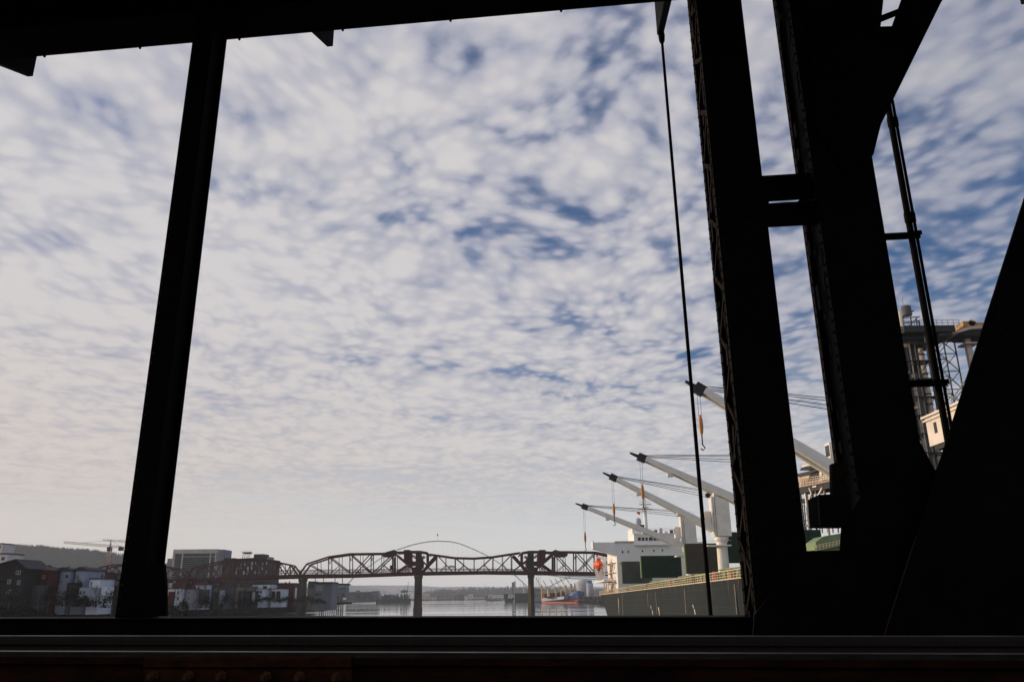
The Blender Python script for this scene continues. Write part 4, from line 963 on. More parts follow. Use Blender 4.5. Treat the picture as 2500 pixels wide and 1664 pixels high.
for px0, px1, t, mt_ in ((1966, 1972, .55, 'terminal_white'), (1982, 1986, .3, 'frame_steel'), (2012, 2012, .35, 'terminal_cream'), (1953, 1960, .22, 'frame_steel'), (1990, 1993, .2, 'terminal_cream')):
    part('leg', mt_, sl, lambda m: m.beam(lp(px0, 1190, .5), (XL + .5, lp(px1, 1290).y, 3.2), t))
part('bracing', 'terminal_white', sl, lambda m: [m.beam(lp(*a), lp(*b_), t) for a, b_, t in (((1976, 1190), (1982, 1206), .3), ((1982, 1204), (1976, 1219), .3), ((1976, 1217), (2000, 1238), .38), ((2008, 1190), (1996, 1214), .35), ((1969, 1283), (2000, 1275), .42), ((1985, 1188), (1994, 1186), .3))], kind='stuff')
part('stair', 'frame_steel', sl, lambda m: [m.beam(lp(1998, 1238, -.3), lp(1982, 1276, -.3), .16), m.beam(lp(2003, 1240, -.3), lp(1987, 1278, -.3), .16)] + [m.beam(lp(1998 - 1.9 * k, 1240 + 4.6 * k, -.3), lp(2003 - 1.9 * k, 1242 + 4.6 * k, -.3), .12) for k in range(8)] + [m.beam(lp(1975, 1240, .3), lp(2000, 1236, .3), .14), m.beam(lp(1974, 1262, .3), lp(2000, 1257, .3), .14)], kind='stuff')
part('back_lattice', 'frame_steel', sl, lambda m: [m.beam(lp(1950 + 13 * k, 1228, 6), lp(1956 + 13 * k, 1300, 6), .2) for k in range(8)] + [m.beam(lp(1950, 1232 + 18 * k, 6), lp(2040, 1250 + 14 * k, 6), .14) for k in range(3)] + [m.beam(lp(1950, 1262 + 14 * k, 6), lp(2040, 1232 + 14 * k, 6), .12) for k in range(3)], kind='stuff')
part('winch', 'crane_black', sl, lambda m: m.prism([lp(1952, 1148, .4), lp(1990, 1142, .4), lp(1990, 1135, .4), lp(1956, 1141, .4)], (2.5, 0, 0)))
part('roof_pipe', 'terminal_white', sl, lambda m: [m.beam(lp(1960, 1138, .3), lp(1992, 1130, .3), .4), m.beam(lp(1958, 1126, .6), lp(1975, 1131, .6), .12)])
# hatch end and yellow gangway railing at the foot of that gap
hz0 = at(2010, 1330, 112)
part('hatch_end', 'coaming_green', ship, lambda m: m.prism([at(1990, 1342, 112), at(1992, 1322, 112), at(2012, 1308, 112), at(2060, 1300, 112), at(2060, 1342, 112)], (0, 4, 0)))
part('hatch_beam', 'hatch_edge_lit', ship, lambda m: m.prism([at(1992, 1326, 111), at(2060, 1320, 111), at(2060, 1330, 111), at(1992, 1336, 111)], (0, .8, 0)))
part('gangway_rail', 'rail_cream', ship, lambda m: [m.beam(at(1990, 1343 - k * 6, 110), at(2060, 1327 - k * 5, 110), .09) for k in range(3)] + [m.beam(at(1994 + 8 * k, 1342 - 2 * k, 110), at(1994 + 8 * k, 1330 - 2 * k, 110), .08) for k in range(8)], kind='stuff')

# ================================================================== left bank: ground, houses, trees
shore = [(-118, -200), (-118, 60), (-122, 200), (-133, 320)] + [tuple(ground(x, y).xy) for x, y in ((555, 1505), (650, 1499), (740, 1493), (775, 1487), (812, 1479), (846, 1474))]
BANK = 8.2
def bankf(m):
    lo = [(x, y, -1.5) for x, y in shore]; hi = [(x - 14 - max(0, y - 500) * .03, y + 6, BANK if y < 430 else BANK - .8) for x, y in shore]
    out = [(-2500, -200, BANK + 4), (-2500, 60, BANK + 4), (-2500, 200, BANK + 4), (-2500, 320, BANK + 4), (-2500, 420, BANK + 4), (-2500, 500, BANK + 4), (-2500, 600, BANK + 4), (-2500, 800, BANK + 4), (-2500, 1400, BANK + 4), (-2500, 2000, BANK + 4)]
    n = len(shore); midr = random.Random(2)
    # the slope gets a few uneven rows
    rows = [lo]
    for t in (0.25, 0.5, 0.75): rows.append([(a[0] + (b[0] - a[0]) * t + midr.uniform(-1, 1), a[1] + (b[1] - a[1]) * t, a[2] + (b[2] - a[2]) * t + midr.uniform(-.5, .5)) for a, b in zip(lo, hi)])
    rows += [hi, out[:n]]
    vs = [p for r in rows for p in r]; fs = []
    for j in range(len(rows) - 1): fs += [(j * n + i, j * n + i + 1, (j + 1) * n + i + 1, (j + 1) * n + i) for i in range(n - 1)]
    m.add(vs, fs)
part('river_bank', 'bank_soil', None, bankf, kind='structure')

def house(label, px0, px1, ptop, pbase, Y, depth, wall, roof='flat', wins=(), doors=(), extra=(), peak=None, group='riverside houses'):
    a, b = at(px0, pbase, Y), at(px1, ptop, Y)
    zb = BANK - 2.5; x0, x1, zt = a.x, b.x, b.z
    h = thing('house', label, 'house', ((x0 + x1) / 2, Y + depth / 2, zb), group)
    part('wall', wall, h, lambda m: m.box(x0, x1, Y, Y + depth, zb, zt))
    if roof == 'flat':
        part('roof', 'roof_dark', h, lambda m: m.box(x0 - .25, x1 + .25, Y - .3, Y + depth + .3, zt + .003, zt + .35))
    elif roof == 'curved':
        def cr(m):
            n = 8; pts = [(x0 - .4 + (x1 - x0 + .8) * k / n, Y - .4, zt + .003 + .9 * math.sin(math.pi * k / n) + .25) for k in range(n + 1)]
            m.prism([(x0 - .4, Y - .4, zt + .003)] + pts + [(x1 + .4, Y - .4, zt + .003)], (0, depth + .8, 0))
        part('roof', 'roof_dark', h, cr)
    elif roof == 'gable':
        pk = at(peak[0], peak[1], Y)
        part('roof', 'roof_dark', h, lambda m: [m.prism([(x0 - .5, Y - .4, zt), (pk.x, Y - .4, pk.z), (pk.x, Y - .4, pk.z + .3), (x0 - .5, Y - .4, zt + .3)], (0, depth + .8, 0)), m.prism([(x1 + .5, Y - .4, zt), (x1 + .5, Y - .4, zt + .3), (pk.x, Y - .4, pk.z + .3), (pk.x, Y - .4, pk.z)], (0, depth + .8, 0))])
        part('gable', wall, h, lambda m: m.prism([(x0, Y + .02, zt - .01), (x1, Y + .02, zt - .01), (pk.x, Y + .02, pk.z - .02)], (0, depth - .1, 0)))
    elif roof == 'hip':
        pa, pb_ = at(peak[0], peak[1], Y + depth * .4), at(peak[2], peak[3], Y + depth * .4)
        part('roof', 'roof_dark', h, lambda m: m.add([(x0 - .5, Y - .5, zt), (x1 + .5, Y - .5, zt), (x1 + .5, Y + depth + .5, zt), (x0 - .5, Y + depth + .5, zt), pa, pb_], [(0, 1, 5, 4), (1, 2, 5), (2, 3, 4, 5), (3, 0, 4), (3, 2, 1, 0)]))
    rh = random.Random(int(px0 * 7 + Y))
    for k in range(2):
        cx_ = x0 + (x1 - x0) * rh.uniform(.15, .85); cy_ = Y + depth * rh.uniform(.2, .6)
        part('chimney', 'frame_steel' if k else 'wall_grey', h, lambda m: m.box(cx_ - .25, cx_ + .25, cy_, cy_ + .5, zt - .3, zt + rh.uniform(.9, 1.9)))
    if x1 - x0 > 3:
        bw = min(2.6, (x1 - x0) * .4); bx0 = x0 + rh.uniform(.1, .5) * (x1 - x0 - bw); bz = zt - 2.9
        part('balcony', 'frame_dark', h, lambda m: [m.box(bx0, bx0 + bw, Y - 1.2, Y - .008, bz - .12, bz), m.beam((bx0, Y - 1.15, bz + 1), (bx0 + bw, Y - 1.15, bz + 1), .06)] + [m.beam((bx0 + bw * k / 6, Y - 1.15, bz), (bx0 + bw * k / 6, Y - 1.15, bz + 1), .04) for k in range(7)])
    for wx0, wx1, wy0, wy1 in wins:
        p, q = at(wx0, wy1, Y), at(wx1, wy0, Y)
        w = part('window', 'window_frame', h, lambda m: [m.box(p.x - .09, p.x, Y - .10, Y - .004, p.z - .09, q.z + .09), m.box(q.x, q.x + .09, Y - .10, Y - .004, p.z - .09, q.z + .09), m.box(p.x + .002, q.x - .002, Y - .10, Y - .004, q.z + .002, q.z + .09), m.box(p.x + .002, q.x - .002, Y - .12, Y - .004, p.z - .09, p.z - .002), m.box((p.x + q.x) / 2 - .04, (p.x + q.x) / 2 + .04, Y - .09, Y - .045, p.z, q.z)])
        part('pane', 'dark_glass', w, lambda m: m.box(p.x + .003, q.x - .003, Y - .04, Y - .005, p.z, q.z))
    for dx0, dx1, dy0, dy1, mt_ in doors:                                   # dark boxes proud of the wall stand in for shaded recesses
        p, q = at(dx0, dy1, Y), at(dx1, dy0, Y)
        part('loggia', mt_, h, lambda m: m.box(p.x, q.x, Y - .9, Y - .006, p.z, q.z))
    for ex0, ex1, ey0, ey1, mt_, dd in extra:
        p, q = at(ex0, ey1, Y - dd), at(ex1, ey0, Y - dd)
        part('bay', mt_, h, lambda m: m.box(p.x, q.x, Y - dd, Y - .007, max(p.z, zb), q.z))
    return h
house('dark brown gabled house at the far left edge of the bank', -60, 62, 1389, 1480, 236, 12, 'wall_brown', 'gable', [(39, 51, 1392, 1401), (18, 27, 1414, 1424), (42, 50, 1416, 1426), (16, 27, 1440, 1450)], peak=(40, 1366))
house('dark red house with a slate hip roof near the far left edge', 58, 122, 1391, 1480, 244, 12, 'wall_red', 'hip', [(86, 93, 1399, 1407), (104, 110, 1404, 1412)], extra=[(60, 103, 1427, 1500, 'wall_grey', 3.0)], peak=(66, 1368, 84, 1372))
house('white house under a curved dark roof, left of the dark post', 123, 172, 1393, 1480, 250, 12, 'wall_white_shaded', 'curved', [(124, 139, 1402, 1409), (159, 168, 1402, 1410)], doors=[(120, 138, 1414, 1432, 'wall_brown')])
house('white house with a brown loggia beside the curved-roof house', 172.5, 210, 1392, 1480, 252, 12, 'wall_white_shaded', 'curved', [(187, 192, 1402, 1409), (193, 201, 1420, 1428)], extra=[(157, 181, 1421, 1470, 'wall_brown', 5.0)])
house('white stepped house with a bright lower storey', 210.5, 246, 1413, 1480, 247, 10, 'wall_white_lit', 'flat', [(221, 226, 1419, 1427), (228, 234, 1440, 1448)], extra=[(190, 242, 1433, 1466, 'wall_white_shaded', 3.0), (242.5, 263, 1432, 1478, 'wall_white_lit', 4.0)], doors=[(212, 218, 1440, 1452, 'wall_brown')])
house('house with a bright red upper storey left of the post', 209, 246, 1397, 1480, 262, 9, 'wall_red', 'flat')
house('low brown house tucked against the dark post', 247, 300, 1414, 1480, 256, 10, 'wall_brown', 'flat', [(270, 277, 1430, 1438), (282, 288, 1420, 1427)])
house('brick townhouse row partly behind the dark post', 262, 300, 1401, 1480, 285, 9, 'brick', 'flat', [(270, 276, 1404, 1410)])
house('white and maroon house just right of the dark post', 404, 444, 1436, 1490, 330, 12, 'wall_white_lit', 'flat', [(433, 438, 1442, 1449), (432, 437, 1457, 1464)], doors=[(410, 428, 1443, 1478, 'wall_red')])
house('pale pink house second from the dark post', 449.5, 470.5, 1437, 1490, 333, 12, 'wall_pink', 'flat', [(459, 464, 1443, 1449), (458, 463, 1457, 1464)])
house('white house with a lower porch behind bare trees', 472, 496, 1427, 1485, 342, 12, 'wall_white_lit', 'flat', [(483, 487, 1432, 1438)], extra=[(484, 509, 1438, 1476, 'wall_grey', 2.0)])
house('grey house half hidden behind bare trees', 512, 549, 1431, 1482, 352, 12, 'wall_grey', 'flat', [(524, 529, 1437, 1443), (536, 541, 1450, 1457)], extra=[(534, 547, 1440, 1474, 'wall_white_shaded', 1.5)])
house('tan house among the bare trees', 573, 610, 1432, 1475, 392, 12, 'wall_beige', 'flat', [(592, 599, 1436, 1442), (580, 584, 1447, 1452)])
house('brown house with a narrow white end bay', 580, 615, 1443, 1475, 380, 10, 'wall_brown', 'flat', [], extra=[(614.5, 622, 1444, 1467, 'wall_pink', 1.0)], doors=[(588, 598, 1447, 1462, 'roof_dark'), (601, 611, 1447, 1462, 'roof_dark')])
house('bright white house with a roof terrace below the red bridge', 623.5, 648, 1437, 1466, 398, 12, 'wall_white_lit', 'flat', [(629, 634, 1441, 1446), (635, 640, 1441, 1446), (628, 635, 1452, 1457)])
house('taller white block behind the roof terrace house', 613, 666, 1426, 1466, 412, 12, 'wall_white_lit', 'flat', [(645, 652, 1430, 1436)], extra=[(653, 660, 1427, 1460, 'wall_white_lit', 1.2)])
house('white fronted row house with dark garage openings', 661, 690, 1437, 1466, 404, 10, 'wall_white_lit', 'flat', [], doors=[(663, 672, 1442, 1460, 'wall_brown'), (675.5, 685, 1442, 1460, 'wall_brown')])
house('dark red house beside the bridge approach pier', 667, 718, 1424, 1466, 420, 12, 'wall_red', 'flat', [(688, 693, 1452, 1457), (698, 702, 1440, 1446)], extra=[(690, 696, 1449, 1461, 'wall_white_lit', 2.0), (697, 703, 1438, 1458, 'wall_white_lit', 1.6), (719, 723, 1434, 1461, 'wall_white_lit', 2.0)])
for i, (x0, x1, y0, Y, c) in enumerate(((416, 452, 1413, 372, 'left end'), (455, 492, 1414, 378, 'second section'), (496, 520, 1418, 384, 'third section'), (523, 550, 1421, 390, 'fourth section'), (573, 592, 1421, 402, 'right end'), (604, 613, 1425, 415, 'last small section'))):
    house('bright red upper storey row behind the white houses, ' + c, x0, x1, y0, 1470, Y, 10, 'wall_red', 'flat', [(x0 + 8, x0 + 12, y0 + 4, y0 + 9)], group='red upper storeys')
# sun-lit tower blocks showing at the far left edge
for px0, px1, py, Y, lab in ((-30, 8, 1327, 560, 'taller'), (-30, 20, 1352, 430, 'lower')):
    a, b = at(px0, 1450, Y), at(px1, py, Y)
    t_ = thing('apartment_block', lab + ' sun-lit cream block at the left picture edge below the hill', 'building', (b.x - 5, Y, BANK))
    part('wall', 'terminal_white', t_, lambda m: m.box(a.x, b.x, Y, Y + 14, BANK - 2, b.z))
    part('roof', 'roof_dark', t_, lambda m: m.box(a.x - .3, b.x + .3, Y - .3, Y + 14.3, b.z + .003, b.z + .6))
    for k in range(3): part('window', 'dark_glass', t_, lambda m: m.box(b.x - 3.2, b.x - 1.4, Y - .06, Y - .004, b.z - 3 - 3.4 * k, b.z - 1.4 - 3.4 * k))

# hotel-like tower block behind the trusses
YA = 700.0
tb = thing('apartment_tower', 'glass-fronted apartment tower with white frame rising behind the red truss', 'building', (at(480, 1400, YA).x, YA, BANK))
ax = lambda px: at(px, 1380, YA).x
azz = lambda py: at(480, py, YA).z
part('wall', 'tower_wall', tb, lambda m: m.box(ax(421), ax(531), YA + .6, YA + 20, BANK - 2, azz(1341)))
part('end_block', 'tower_slate', tb, lambda m: m.box(ax(531.5), ax(545), YA - 2, YA + 18, BANK - 2, azz(1341.5)))
part('annex', 'tower_wall', tb, lambda m: m.box(ax(411), ax(420.5), YA + 8, YA + 24, BANK - 2, azz(1349)))
part('annex', 'tower_slate', tb, lambda m: m.box(ax(400), ax(410.8), YA + 6, YA + 24, BANK - 2, azz(1361)))
part('parapet', 'tower_wall', tb, lambda m: m.box(ax(420), ax(531), YA - .8, YA + .595, azz(1350), azz(1340)))
for x0, x1 in ((420, 424.5), (442, 445), (510.5, 513), (523, 526)):
    part('pilaster', 'tower_wall', tb, lambda m: m.box(ax(x0), ax(x1), YA - .7, YA + .59, BANK, azz(1350) - .003))
rows = [1351 + 4.6 * k for k in range(13)]
for j, y in enumerate(rows):
    for x0, x1 in ((426, 433.6), (434, 441.6), (445.6, 456), (456.4, 467), (467.4, 478), (478.4, 489), (489.4, 500), (500.4, 510), (513.6, 522.6)):
        part('window', 'glass_blue', tb, lambda m: m.box(ax(x0), ax(x1), YA + .35, YA + .595, azz(y + 4.15), azz(y)))
part('ledge', 'tower_wall', tb, lambda m: m.box(ax(445), ax(523), YA - .5, YA + .34, azz(1358.6), azz(1357.4)))
# brick buildings and the roof-top tank stand
bb = thing('brick_warehouse', 'dark brick warehouse with rooftop sheds behind the red truss', 'building', (at(600, 1400, 660).x, 660, BANK))
bx_ = lambda px: at(px, 1390, 660).x
bz_ = lambda py: at(600, py, 660).z
part('wall', 'brick', bb, lambda m: m.box(bx_(544), bx_(570), 660, 690, BANK - 2, bz_(1361)))
part('wall', 'wall_brown', bb, lambda m: m.box(bx_(570.5), bx_(655), 662, 692, BANK - 2, bz_(1364.5)))
part('parapet', 'wall_grey', bb, lambda m: m.box(bx_(570.3), bx_(628), 661, 661.9, bz_(1366), bz_(1363)))
part('roof_shed', 'brick', bb, lambda m: m.box(bx_(611), bx_(636), 666, 680, bz_(1365) - .5, bz_(1351)))
part('roof_shed', 'tower_slate', bb, lambda m: m.box(bx_(646), bx_(656), 664, 672, bz_(1365) - .5, bz_(1359)))
for k in range(9):
    for j in range(3):
        x = 574 + k * 9; part('window', 'window_frame' if (k + j) % 3 else 'glass_blue', bb, lambda m: m.box(bx_(x), bx_(x + 4), 661.9, 661.995, bz_(1379 + 11 * j), bz_(1371 + 11 * j)))
for j in range(3): part('window', 'glass_blue', bb, lambda m: m.box(bx_(552), bx_(558), 659.9, 659.995, bz_(1377 + 12 * j), bz_(1369 + 12 * j)))
ts = thing('tank_stand', 'empty steel water tank stand on the warehouse roof', 'tank stand', (at(593, 1362, 664).x, 664, bz_(1364)))
part('platform', 'frame_dark', ts, lambda m: [m.box(bx_(582.5), bx_(603.5), 664, 671, bz_(1347.3), bz_(1346)), m.box(bx_(585), bx_(601.5), 665, 670, bz_(1350), bz_(1347.4))])
part('rail', 'frame_steel', ts, lambda m: [m.beam((bx_(582), 664, bz_(1343)), (bx_(604), 664, bz_(1343)), .12), m.beam((bx_(582), 664, bz_(1346)), (bx_(582), 664, bz_(1342.5)), .12), m.beam((bx_(604), 664, bz_(1346)), (bx_(604), 664, bz_(1342.5)), .12)])
for x in (584.5, 590, 597, 602): part('leg', 'frame_steel', ts, lambda m: m.beam((bx_(x + (x - 593) * .1), 665, bz_(1364)), (bx_(x), 665, bz_(1350)), .22))
part('bracing', 'frame_steel', ts, lambda m: [m.beam((bx_(a_), 665, bz_(1363)), (bx_(b_), 665, bz_(1351)), .1) for a_, b_ in ((584, 590), (590, 585), (591, 597), (597, 591), (597, 602), (602, 597))], kind='stuff')

# tower cranes beyond the houses
def tower_crane(px, ptop, pjib, jl, jr, Y, label, cnt=True, mt_='crane_redwhite'):
    base = at(px, 1420, Y); x = base.x
    zj = at(px, pjib[1], Y).z; zt = at(px, ptop, Y).z
    c = thing('tower_crane', label, 'crane', (x, Y, BANK), 'tower cranes on the skyline')
    part('mast', mt_, c, lambda m: lattice(m, (x, Y, BANK), (x, Y, zj), 2.2, 22, .3), kind='stuff')
    part('apex', mt_, c, lambda m: m.beam((x, Y, zj), (x, Y, zt), 1.1, 1.1, w2=.4, h2=.4))
    jl_ = at(jl[0], jl[1], Y)
    def jib(m, a, b, n):
        a, b = Vector(a), Vector(b)
        m.beam(a, b, .3); m.beam(a + Vector((0, 0, 1.6)), b + Vector((0, 0, 1.2)), .28)
        for k in range(n):
            p, q = a.lerp(b, k / n), a.lerp(b, (k + 1) / n); m.beam(p, q + Vector((0, 0, 1.5)), .14); m.beam(p + Vector((0, 0, 1.5)), p, .12)
    part('jib', 'crane_yellow', c, lambda m: jib(m, (x, Y, zj), jl_, 26), kind='stuff')
    jr_ = at(jr[0], jr[1], Y)
    part('counter_jib', mt_, c, lambda m: jib(m, (x, Y, zj - .3), jr_, 9), kind='stuff')
    part('counterweight', 'frame_dark', c, lambda m: m.box(jr_.x - 2.2, jr_.x + 1.0, Y - 1, Y + 1, jr_.z - 2.2, jr_.z + .6))
    part('cab', 'frame_dark', c, lambda m: m.box(x - 1.6, x + .9, Y - 1.4, Y + 1.0, zj - 2.8, zj + .2))
    part('tie_rope', 'wire', c, lambda m: [m.tube([(x, Y, zt), Vector((x, Y, zj)).lerp(jl_, .6) + Vector((0, 0, 1.5))], .07, 4), m.tube([(x, Y, zt), jr_], .07, 4)], kind='stuff')
tower_crane(257, 1318, (257, 1335), (155, 1325), (298, 1336), 620, 'tower crane with a red mast in front of the wooded hill')
tower_crane(339, 1312, (339, 1327), (250, 1319), (380, 1329), 720, 'second tower crane, its jib reaching out from behind the dark post')

# waterside warehouse under the red bridge, on piles
ws = thing('pier_warehouse', 'grey riverside warehouse with a white window grid below the red bridge', 'building', (at(790, 1440, 560).x, 560, BANK))
wx = lambda px: at(px, 1440, 560).x
wz = lambda py: at(790, py, 560).z
part('wall', 'tower_slate', ws, lambda m: m.box(wx(765), wx(809), 560, 580, 2, wz(1424)))
part('roof', 'roof_dark', ws, lambda m: m.box(wx(763.5), wx(810), 559.4, 580.6, wz(1424) + .003, wz(1419.5)))
part('wall', 'wall_beige', ws, lambda m: m.box(wx(746), wx(764.5), 566, 582, 2, wz(1434)))
part('wall', 'wall_grey', ws, lambda m: m.box(wx(746), wx(758), 566, 582, wz(1434) + .003, wz(1417)))
for i in range(4):
    for j in range(3): part('window', 'window_frame', ws, lambda m: m.box(wx(772 + 4.4 * i), wx(775.2 + 4.4 * i), 559.9, 559.995, wz(1432.5 + 4.4 * j), wz(1429 + 4.4 * j)))
for i in range(3): part('window', 'dark_glass', ws, lambda m: m.box(wx(771 + 5 * i), wx(774 + 5 * i), 559.9, 559.995, wz(1453), wz(1448)))
wb = thing('wharf_shed', 'long shed on a timber wharf jutting over the river', 'building', (at(826, 1450, 640).x, 640, 4))
vx = lambda px: at(px, 1440, 640).x
vz = lambda py: at(826, py, 640).z
part('wall', 'tower_slate', wb, lambda m: m.box(vx(808), vx(843), 640, 655, vz(1458), vz(1434)))
part('roof', 'wall_white_shaded', wb, lambda m: m.box(vx(806), vx(842), 639, 656, vz(1434) + .003, vz(1427)))
part('roof_deck', 'roof_dark', wb, lambda m: m.box(vx(805.5), vx(844.5), 638.5, 656.5, vz(1427) + .003, vz(1423.5)))
part('lower_wall', 'wall_beige', wb, lambda m: m.box(vx(788), vx(838), 634, 639.9, vz(1470), vz(1447)))
part('wharf', 'bank_soil', wb, lambda m: m.box(vx(785), vx(848), 630, 660, vz(1474), vz(1469.5)))
for k in range(12): part('pile', 'roof_dark', wb, lambda m: m.beam((vx(790 + 5 * k), 631, -1), (vx(790 + 5 * k), 631, vz(1474)), .5))
for k in range(6): part('window', 'dark_glass', wb, lambda m: m.box(vx(793 + 7 * k), vx(796 + 7 * k), 633.9, 633.995, vz(1462), vz(1455)))

# ------------------------------------------------------------------ trees on the left bank
def bare_tree(px, pbase, ptop, Y, seed, label, mt_='twig'):
    r = random.Random(seed); b = at(px, pbase, Y); b.z = min(b.z, BANK) - .3; top = at(px, ptop, Y).z; Ht = top - b.z
    t = thing('bare_tree', label, 'tree', b, 'bare trees along the bank')
    tr, cw = MB(), MB()
    def grow(p, d, L, rad, lev):
        q = p + d * L; (tr if lev < 2 else cw).tube([p, p.lerp(q, .5) + Vector((r.uniform(-.05, .05), r.uniform(-.05, .05), 0)) * L, q], rad, 5 if lev < 2 else 3, rad * .6)
        if lev == 5: return
        for k in range(3 if lev else 4):
            a = r.uniform(0, 6.28); s = r.uniform(.35, .75); nd = (d + Vector((math.cos(a) * s, math.sin(a) * s, r.uniform(0, .25)))).normalized()
            grow(p.lerp(q, r.uniform(.55, 1)), nd, L * r.uniform(.55, .72), rad * .55, lev + 1)
    grow(b, Vector((0, 0, 1)), Ht * .42, Ht * .014, 0)
    tr.build('trunk', 'bark', t); cw.build('crown', mt_, t)
for i, (px, pb_, pt, Y, lab) in enumerate(((232, 1478, 1415, 238, 'slim bare tree in front of the white stepped house'), (505, 1480, 1405, 335, 'bare tree beside the white porch house'), (532, 1480, 1402, 338, 'tall bare tree in front of the grey house'),
        (563, 1478, 1398, 366, 'tallest pale birch standing left of the tan house'), (590, 1476, 1412, 372, 'spreading bare tree in front of the tan house'), (430, 1484, 1415, 318, 'bare tree at the foot of the white and maroon house'), (478, 1482, 1412, 322, 'bare tree before the white house and its porch'),
        (655, 1470, 1425, 392, 'small bare tree beside the row house with garages'), (140, 1478, 1430, 226, 'low bare tree below the curved-roof house'), (90, 1480, 1420, 222, 'bare tree below the dark red hip-roofed house'))):
    bare_tree(px, pb_, pt, Y, 20 + i, lab)
def shrub(px, pbase, w, hgt, Y, seed, label):
    r = random.Random(seed); c = at(px, pbase, Y); t = thing('shrub', label, 'shrub', (c.x, c.y, c.z), 'dark shrubs along the bank')
    m = MB()
    for _ in range(900):
        a, e, k = r.uniform(0, 6.28), r.uniform(0, 1.5), r.uniform(.35, 1) ** .6
        lump = 1 + .25 * math.sin(3 * a + seed) + .2 * math.sin(5 * a + 2 * seed)
        p = Vector((c.x + math.cos(a) * math.cos(e) * w * k * lump, c.y + math.sin(a) * math.cos(e) * w * .7 * k, c.z + math.sin(e) * hgt * k * (1 + .2 * math.sin(4 * a))))
        s = r.uniform(.14, .34); n = Vector((r.uniform(-1, 1), r.uniform(-1, 1), r.uniform(-.4, 1))).normalized(); x = n.orthogonal().normalized() * s; y = n.cross(x)
        m.add([p - x, p + y * .6, p + x, p - y * .6], [(0, 1, 2, 3)])
    m.build('crown', 'leaf_dark', t)
    part('trunk', 'bark', t, lambda q: q.tube([c - Vector((0, 0, 2.2)), c + Vector((0, 0, hgt * .4))], .12, 5))
for i, (px, py, w, h_, Y, lab) in enumerate(((20, 1482, 6, 4.2, 226, 'round dark shrub at the left picture edge'), (118, 1476, 4, 4.8, 230, 'dark shrub between the red house and the curved-roof house'), (170, 1478, 4.5, 4.2, 232, 'dark shrub below the brown loggia'), (205, 1480, 3.5, 2.6, 232, 'low dark shrub below the stepped white house'),
        (275, 1482, 5, 4.6, 240, 'dark shrub against the foot of the dark post'), (415, 1490, 3, 2.2, 318, 'low shrub right of the dark post'), (446, 1488, 2.6, 3.6, 322, 'shrub between the maroon and pink houses'), (500, 1484, 4, 4.4, 330, 'broad dark shrub beside the white porch'), (552, 1480, 5, 5.0, 345, 'broad dark shrub left of the tan house'),
        (600, 1474, 6, 2.4, 374, 'low hedge-like shrub below the brown house'), (650, 1468, 7, 2.0, 386, 'low shrub on the bank below the white blocks'), (700, 1470, 8, 2.6, 400, 'low shrub on the bank near the approach pier'), (745, 1470, 7, 3.4, 440, 'dark shrub at the approach pier foot'), (778, 1474, 6, 3.2, 500, 'dark shrub at the corner of the bank'))):
    shrub(px, py, w, h_, Y, 60 + i, lab)
# rough growth covering the slope
def slopegrass(m):
    r = random.Random(5)
    for _ in range(9000):
        i = r.randrange(2, len(shore) - 2); a, b = Vector((*shore[i], 0)), Vector((*shore[i + 1], 0)); p = a.lerp(b, r.random()); k = r.random()
        p += Vector((-14 * k, 6 * k, 0)); p.z = -1.5 + 9.5 * k
        if p.z < .4: continue
        s = r.uniform(.3, .9); d = Vector((r.uniform(-1, 1), r.uniform(-1, 1), 0)).normalized() * s
        m.add([p - d, p + d, p + d * .4 + Vector((0, 0, s * 1.3)), p - d * .5 + Vector((0, 0, s))], [(0, 1, 2, 3)])
part('undergrowth', 'leaf_dark', None, slopegrass, kind='stuff', label='dark rough undergrowth covering the river bank slope')

# ------------------------------------------------------------------ hills and far woods
def ridge(name, pts, Y, deep, mt_, z0=0, fine=12, amp=1.0):
    r = random.Random(len(pts)); P = []
    for a, b in zip(pts[:-1], pts[1:]):
        for k in range(fine): P.append((a[0] + (b[0] - a[0]) * k / fine, a[1] + (b[1] - a[1]) * k / fine + r.uniform(-amp, amp) * .4))
    P.append(pts[-1]); vs = []; n = len(P)
    for t, zf, yf in ((0, 0, -.55), (1, .55, -.25), (2, 1.0, 0), (3, .9, .4), (4, 0, 1)):
        for x, y in P:
            p = at(x, y, Y); vs.append((p.x * (1 + yf * deep / Y), Y + yf * deep, z0 + (p.z - z0) * zf * (1 + (r.uniform(-.04, .04) if t == 1 else 0))))
    fs = [(j * n + i, j * n + i + 1, (j + 1) * n + i + 1, (j + 1) * n + i) for j in range(4) for i in range(n - 1)]
    part(name, mt_, None, lambda m: m.add(vs, fs), kind='structure')
RW = [(-700, 1300), (-200, 1318), (32, 1337), (100, 1339), (148, 1345), (230, 1349), (243, 1353), (303, 1361), (380, 1376), (440, 1392), (520, 1404), (600, 1414), (720, 1428), (800, 1440)]
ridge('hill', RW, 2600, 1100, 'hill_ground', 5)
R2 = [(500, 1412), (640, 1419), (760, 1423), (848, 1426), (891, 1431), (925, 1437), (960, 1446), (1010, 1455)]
ridge('hill', R2, 6600, 1200, 'hill_hazed', 3)
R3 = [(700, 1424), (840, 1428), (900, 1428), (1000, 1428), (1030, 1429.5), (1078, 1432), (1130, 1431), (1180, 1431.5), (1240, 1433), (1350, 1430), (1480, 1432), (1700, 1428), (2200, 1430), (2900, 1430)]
ridge('hill', R3, 8600, 900, 'hill_hazed', 2)
